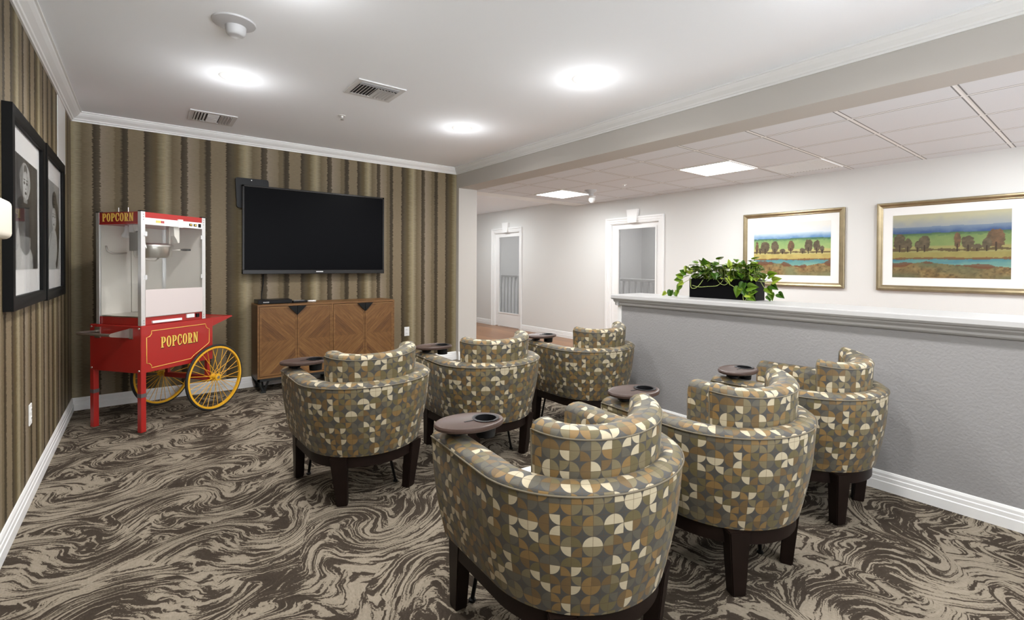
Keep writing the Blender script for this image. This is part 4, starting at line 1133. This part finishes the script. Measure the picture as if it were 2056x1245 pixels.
def make_chair():
    r = empty('tub_armchair', (0, 0, 0), 'x', 'armchair', 'patterned tub armchairs')
    tub = link('tub_shell', make_tub(), 'fabric', r)
    bm = BM(); tube(bm, [(TOP[i][0]-TN[i].x*.002, TOP[i][1]-TN[i].y*.002, .652) for i in range(len(TOP))], .0032, 6); link('piping', bm, 'welt', tub, smooth=True)
    bm, secs = make_cushion(); cu = link('back_cushion', bm, 'fabric', r)
    bm = BM(); pp = [secs[i][4][:3] for i in range(len(secs))]; tube(bm, [secs[0][k][:3] for k in range(0, 4)]+pp+[secs[-1][k][:3] for k in range(3, -1, -1)], .003, 6); link('piping', bm, 'welt', cu, smooth=True)
    # seat
    bm = BM(); inner = [(TOP[i][0]+TN[i].x*(arm(i)+.002), TOP[i][1]+TN[i].y*(arm(i)+.002)) for i in range(len(TOP))]
    inner[0] = (inner[0][0], .40); inner[-1] = (inner[-1][0], .40)
    prism(bm, inner, 2, .275, .445)
    es = [e for e in bm.edges if all(v.co.z > .44 for v in e.verts)]
    bmesh.ops.bevel(bm, geom=es, offset=.03, segments=4, affect='EDGES')
    link('seat_cushion', bm, 'cream', r, smooth=40)
    # wooden base rail
    bm = BM(); o1 = [(x*.965, y*.965+.004) for x, y in U(.321, .321, .352, .033, .043)]
    prism(bm, o1, 2, .212, .276); link('base_rail', bm, 'espresso', r, smooth=40)
    for sx in (-1, 1):
        bm = BM(); tapered(bm, (sx*.215, -.188), (sx*.190, -.175), .272, 0, (.088, .062), (.056, .050), sx*.45); link('leg', bm, 'espresso', r)
        bm = BM(); tapered(bm, (sx*.296, .318), (sx*.292, .340), .272, 0, (.058, .085), (.048, .055), 0); link('leg', bm, 'espresso', r)
    # slim struts under the seat
    bm = BM(); tube(bm, [(.10, -.10, .215), (.155, -.078, .008)], .008, 8); lathe(bm, [(.014, 0), (.014, .008), (.008, .012)], (.155, -.078, 0), 10); link('floor_strut', bm, 'blackmetal', r)
    bm = BM(); tube(bm, [(-.215, .30, .215), (-.235, .335, .008)], .008, 8); lathe(bm, [(.014, 0), (.014, .008), (.008, .012)], (-.235, .335, 0), 10); link('floor_strut', bm, 'blackmetal', r)
    # tray on a post in the left arm
    bm = BM(); c = (-.274, .290)
    rot = math.radians(-6)
    hc = (c[0]+.066*cos(rot), c[1]+.066*sin(rot)); n = 56; R = []
    for r_, z_ in ((.119, .7200), (.124, .7222), (.131, .7205), (.135, .714), (.132, .705), (.120, .7005)):
        ring = []
        for k in range(n):
            a = 2*PI*k/n; px, py = r_*cos(a), r_*.70*sin(a)
            ring.append(bm.verts.new((c[0]+px*cos(rot)-py*sin(rot), c[1]+px*sin(rot)+py*cos(rot), z_)))
        R.append(ring)
    for A, B in zip(R, R[1:]):
        for k in range(n): bm.faces.new((A[k], A[(k+1) % n], B[(k+1) % n], B[k]))
    H = [[bm.verts.new((hc[0]+.0425*cos(2*PI*k/28), hc[1]+.0425*sin(2*PI*k/28), z_)) for k in range(28)] for z_ in (.7200, .7005)]
    for k in range(28): bm.faces.new((H[0][k], H[1][k], H[1][(k+1) % 28], H[0][(k+1) % 28]))
    def eg(L): return [bm.edges.get((L[i], L[(i+1) % len(L)])) for i in range(len(L))]
    for oo, ii in ((R[0], H[0]), (R[-1], H[1])): bmesh.ops.triangle_fill(bm, edges=eg(oo)+eg(ii), use_beauty=True, use_dissolve=False)
    bmesh.ops.recalc_face_normals(bm, faces=bm.faces[:])
    tr = link('tray', bm, 'tray', r, smooth=40)
    bm = BM()
    lathe(bm, [(.036, .655), (.0415, .7212), (.051, .7212), (.052, .7232), (.046, .7240), (.0400, .7225), (.0345, .662), (0, .661)], (hc[0], hc[1], 0), 32); link('cup_holder', bm, 'blackplastic', tr, smooth=40)
    bm = BM(); box(bm, c[0]-.024, c[0]+.012, c[1]-.009, c[1]-.002, .7195, .7215); link('slot', bm, 'blackplastic', tr)
    bm = BM(); tube(bm, [(c[0]-.052, c[1]+.008, .66), (c[0]-.052, c[1]+.008, .70)], .017, 14); lathe(bm, [(.034, .682), (.032, .688), (.02, .690)], (c[0]-.052, c[1]+.008, 0), 18); link('tray_post', bm, 'blackplastic', tr)
    return r
CH = [(1.045, 2.763, -.456, 'tub armchair in quarter-circle fabric nearest the sideboard, far row, left'),
      (1.914, 2.754, -3.60, 'tub armchair in quarter-circle fabric, middle of the far row'),
      (2.905, 2.706, -3.55, 'tub armchair in quarter-circle fabric, far row, by the open end of the half wall'),
      (1.212, 1.188, -4.99, 'largest tub armchair at the front, its base cut by the photo bottom'),
      (2.069, 1.101, -4.68, 'tub armchair in the near row between the front one and the half wall one'),
      (2.966, 1.079, 3.66, 'tub armchair in the near row, closest to the grey half wall')]
proto = make_chair()
for i, (x, y, a, l) in enumerate(CH):
    o = proto if i == 0 else copy_tree(proto)
    o.location = (x, y, 0); o.rotation_euler[2] = math.radians(a); o['label'] = l

# ------------------------------------------------------------------ planter with pothos on the ledge
PX0, PX1, PY0, PY1, PZ = 3.642, 3.79, 1.715, 2.262, 1.043
pl = empty('planter', ((PX0+PX1)/2, (PY0+PY1)/2, PZ), 'black box planter of trailing green pothos on the half wall ledge', 'planter')
ax, ay = (PX1-PX0)/2, (PY1-PY0)/2
bm = BM()
for p in ((-ax, -ax+.006, -ay, ay), (ax-.006, ax, -ay, ay), (-ax+.006, ax-.006, -ay, -ay+.006), (-ax+.006, ax-.006, ay-.006, ay)): box(bm, *p, 0, .155)
box(bm, -ax+.006, ax-.006, -ay+.006, ay-.006, 0, .01)
link('planter_box', bm, 'planter', pl)
bm = BM(); box(bm, -ax+.006, ax-.006, -ay+.006, ay-.006, .01, .135); link('soil', bm, 'soil', pl)
bm = BM(); lay = bm.verts.layers.float_color.new('paint'); rnd = random.Random(11)
GREENS = [(70, 98, 18), (96, 124, 26), (46, 78, 16), (132, 150, 48), (82, 112, 28), (56, 90, 14)]
def leaf(p, d, up, L, col):
    """heart-shaped leaf: base p, direction d"""
    d = d.normalized(); s = d.cross(up)
    if s.length < .05: s = d.cross(Vector((1, 0, 0)))
    s.normalize(); nn = s.cross(d).normalized(); c1 = srgb(col); c0 = srgb(tuple(min(255, c*1.18+6) for c in col))
    prof = [(-.10, .20), (-.02, .36), (.15, .44), (.38, .40), (.62, .26), (.84, .11), (1.0, .0)]
    mid = []; Lf = []; Rt = []
    for t, w in [(0, 0)]+prof:
        dr = -.22*L*t*t
        def v(a, b, cc):
            q = bm.verts.new(p+d*(a*L)+s*(b*L)+nn*(dr+.16*L*abs(b)*1.3)); q[lay] = (*cc, 1); return q
        if w == 0: m_ = v(t, 0, c0); mid.append(m_); Lf.append(None); Rt.append(None)
        else: mid.append(v(max(t, .0)+(.0 if t > .05 else .02), 0, c0)); Lf.append(v(t, w, c1)); Rt.append(v(t, -w, c1))
    for side in (Lf, Rt):
        for k in range(1, len(mid)):
            vs = [mid[k-1], mid[k], side[k], side[k-1]]; vs = [x for i, x in enumerate(vs) if x is not None and x not in vs[:i]]
            if len(vs) >= 3:
                try: f = bm.faces.new(vs); f.smooth = True
                except ValueError: pass
vb = BM()
def stem(pts, r=.0022): tube(vb, pts, r, 5)
for i in range(330):
    y = rnd.uniform(-ay-.03, ay+.03); x = rnd.uniform(-ax-.03, ax+.01); hgt = rnd.choice([.165, .18, .19, .205, .22, .24, .255, .27])
    if rnd.random() < .06: hgt += .045
    hgt -= .04*max(0, abs(y)/ay-.8)
    p = Vector((x, y, hgt)); b = Vector((x*.6, y*.85, .13)); midp = (p+b)/2+Vector((rnd.uniform(-.02, .02), rnd.uniform(-.02, .02), .02))
    if i % 2 == 0: stem([b, midp, p])
    d = Vector((rnd.uniform(-1, .6), rnd.uniform(-1, 1), rnd.uniform(-.5, .65)))
    leaf(p, d, Vector((0, 0, 1)), rnd.uniform(.040, .072), rnd.choice(GREENS))
# trailing vines on the front (towards the room: -x)
fx = -ax-.008
trails = [
 [(fx+.01, ay*.55, .15), (fx-.006, ay*.66, .10), (fx-.008, ay*.80, .075), (fx-.006, ay*.92, .085), (fx+.004, ay*.95, .15)],
 [(fx+.01, -.02, .15), (fx-.006, .02, .105), (fx-.008, .10, .095), (fx-.006, .18, .088), (fx-.004, .24, .10)],
 [(fx+.01, .03, .15), (fx-.008, -.01, .12), (fx-.008, -.05, .115), (fx+.006, -.08, .15)],
 [(fx+.01, -.03, .15), (fx-.006, -.09, .115), (fx-.010, -.15, .085), (fx-.012, -.20, .07), (fx-.012, -.235, .05)],
 [(fx, -.18, .14), (fx-.01, -.20, .09), (fx-.012, -.19, .03), (fx-.012, -.20, -.005), (fx-.012, -.22, .02), (fx-.012, -.25, .05)],
 [(fx, ay-.02, .15), (fx-.01, ay+.04, .12), (fx-.01, ay+.08, .06), (fx-.012, ay+.12, .02), (fx-.012, ay+.17, .012), (fx-.012, ay+.215, .03)],
 [(0, -ay, .15), (.0, -ay-.03, .10), (0, -ay-.06, .05), (0, -ay-.10, .045), (0, -ay-.14, .06)],
 [(fx+.02, -ay, .15), (.0, -ay-.05, .14), (.02, -ay-.09, .12)]]
for tr in trails:
    P = [Vector(q) for q in tr]; S = []
    for k in range(len(P)-1):
        a = P[max(0, k-1)]; b, c = P[k], P[k+1]; d = P[min(len(P)-1, k+2)]
        for t in (0, .25, .5, .75):
            S.append(.5*((2*b)+(c-a)*t+(2*a-5*b+4*c-d)*t*t+(3*b-a-3*c+d)*t**3))
    S.append(P[-1]); stem(S, .0026)
def lf(x, y, z, dx, dy, dz, L, ci, up=(-1, 0, .4)): leaf(Vector((x, y, z)), Vector((dx, dy, dz)), Vector(up), L, GREENS[ci])
for q in [(-.195, .135, .0, .3, -1, .075, 2), (-.16, .10, .3, .25, -1, .085, 0), (-.20, .085, -.3, -.4, -1, .07, 2), (-.225, .10, 0, -1, .15, .085, 4), (-.21, .05, 0, -1, -.25, .06, 3), (-.235, .035, 0, -1, -.6, .065, 0), (-.25, .06, 0, -1, .35, .055, 4), (-.235, .055, 0, .2, -1, .06, 1), (-.19, .10, 0, 1, -.3, .05, 1), (-.26, .085, 0, -.8, .5, .05, 5)]:
    lf(fx-.012, q[0], q[1], -.25, q[3], q[4], q[5], q[6])
for q in [(ay+.07, .10, 0, .6, -.9, .07, 0), (ay+.10, .05, 0, .2, -1, .05, 1), (ay+.12, .035, 0, -.3, -1, .05, 0), (ay+.165, .05, 0, .1, -1, .075, 2), (ay+.215, .03, 0, .4, -.4, .05, 3), (ay+.05, .17, 0, 1, .3, .07, 1), (ay+.07, .15, 0, 1, -.1, .065, 4), (ay+.05, .125, 0, 1, -.6, .06, 3), (ay+.02, .20, 0, .8, .4, .065, 5)]:
    lf(fx-.01, q[0], q[1], -.3, q[3], q[4], q[5], q[6])
for q in [(-ay-.05, .10, 0, -.8, -.8, .07, 1), (-ay-.08, .06, 0, -.3, -1, .06, 0), (-ay-.13, .06, 0, -1, -.6, .06, 2), (-ay-.06, .04, 0, -.4, -.7, .05, 5), (-ay-.09, .15, 0, -1, .4, .075, 3), (-ay-.06, .19, 0, -1, .4, .075, 1), (-ay-.08, .12, 0, -1, -.5, .065, 2)]:
    lf(.0, q[0], q[1], -.4, q[3], q[4], q[5], q[6])
link('foliage', bm, 'leaf', pl)
link('vines', vb, 'vine', pl, smooth=True)

# ------------------------------------------------------------------ camera, world, colour
cam = bpy.data.cameras.new('camera'); co = bpy.data.objects.new('camera', cam); COL.objects.link(co)
yaw, pitch, roll = .658703605, -.0104896693, .00524344084
c, s = cos(yaw), sin(yaw)
rt = Vector((c, -s, 0)); fw = Vector((s*cos(pitch), c*cos(pitch), sin(pitch))); up = rt.cross(fw)
r2 = rt*cos(roll)+up*sin(roll); u2 = -rt*sin(roll)+up*cos(roll)
R = Matrix((r2, u2, -fw)).transposed()
co.matrix_world = Matrix.Translation((0, 0, 1.30)) @ R.to_4x4()
cam.sensor_fit = 'HORIZONTAL'; cam.sensor_width = 36; cam.lens = 958.197/2056*36
cam.shift_y = -(622.5-543.23)/2056; cam.clip_start = .05
SC.camera = co
w = bpy.data.worlds.new('world'); SC.world = w; w.use_nodes = True
bg = w.node_tree.nodes['Background']; WN = NT(w.node_tree); g_ = WN.sep(WN.n('ShaderNodeTexCoord').outputs['Generated'])
WN.nt.links.new(WN.ramp(WN.math('MULTIPLY_ADD', g_[2], .5, .5), [(.42, (.92, .96, 1.0)), (.53, (.03, .032, .035))]), bg.inputs[0]); bg.inputs[1].default_value = 8.6  # bright lower half added to light the ceiling through the open end
SC.view_settings.view_transform = 'Standard'; SC.view_settings.look = 'None'; SC.view_settings.gamma = 1
SC.view_settings.use_curve_mapping = False; SC.view_settings.exposure = 0.64
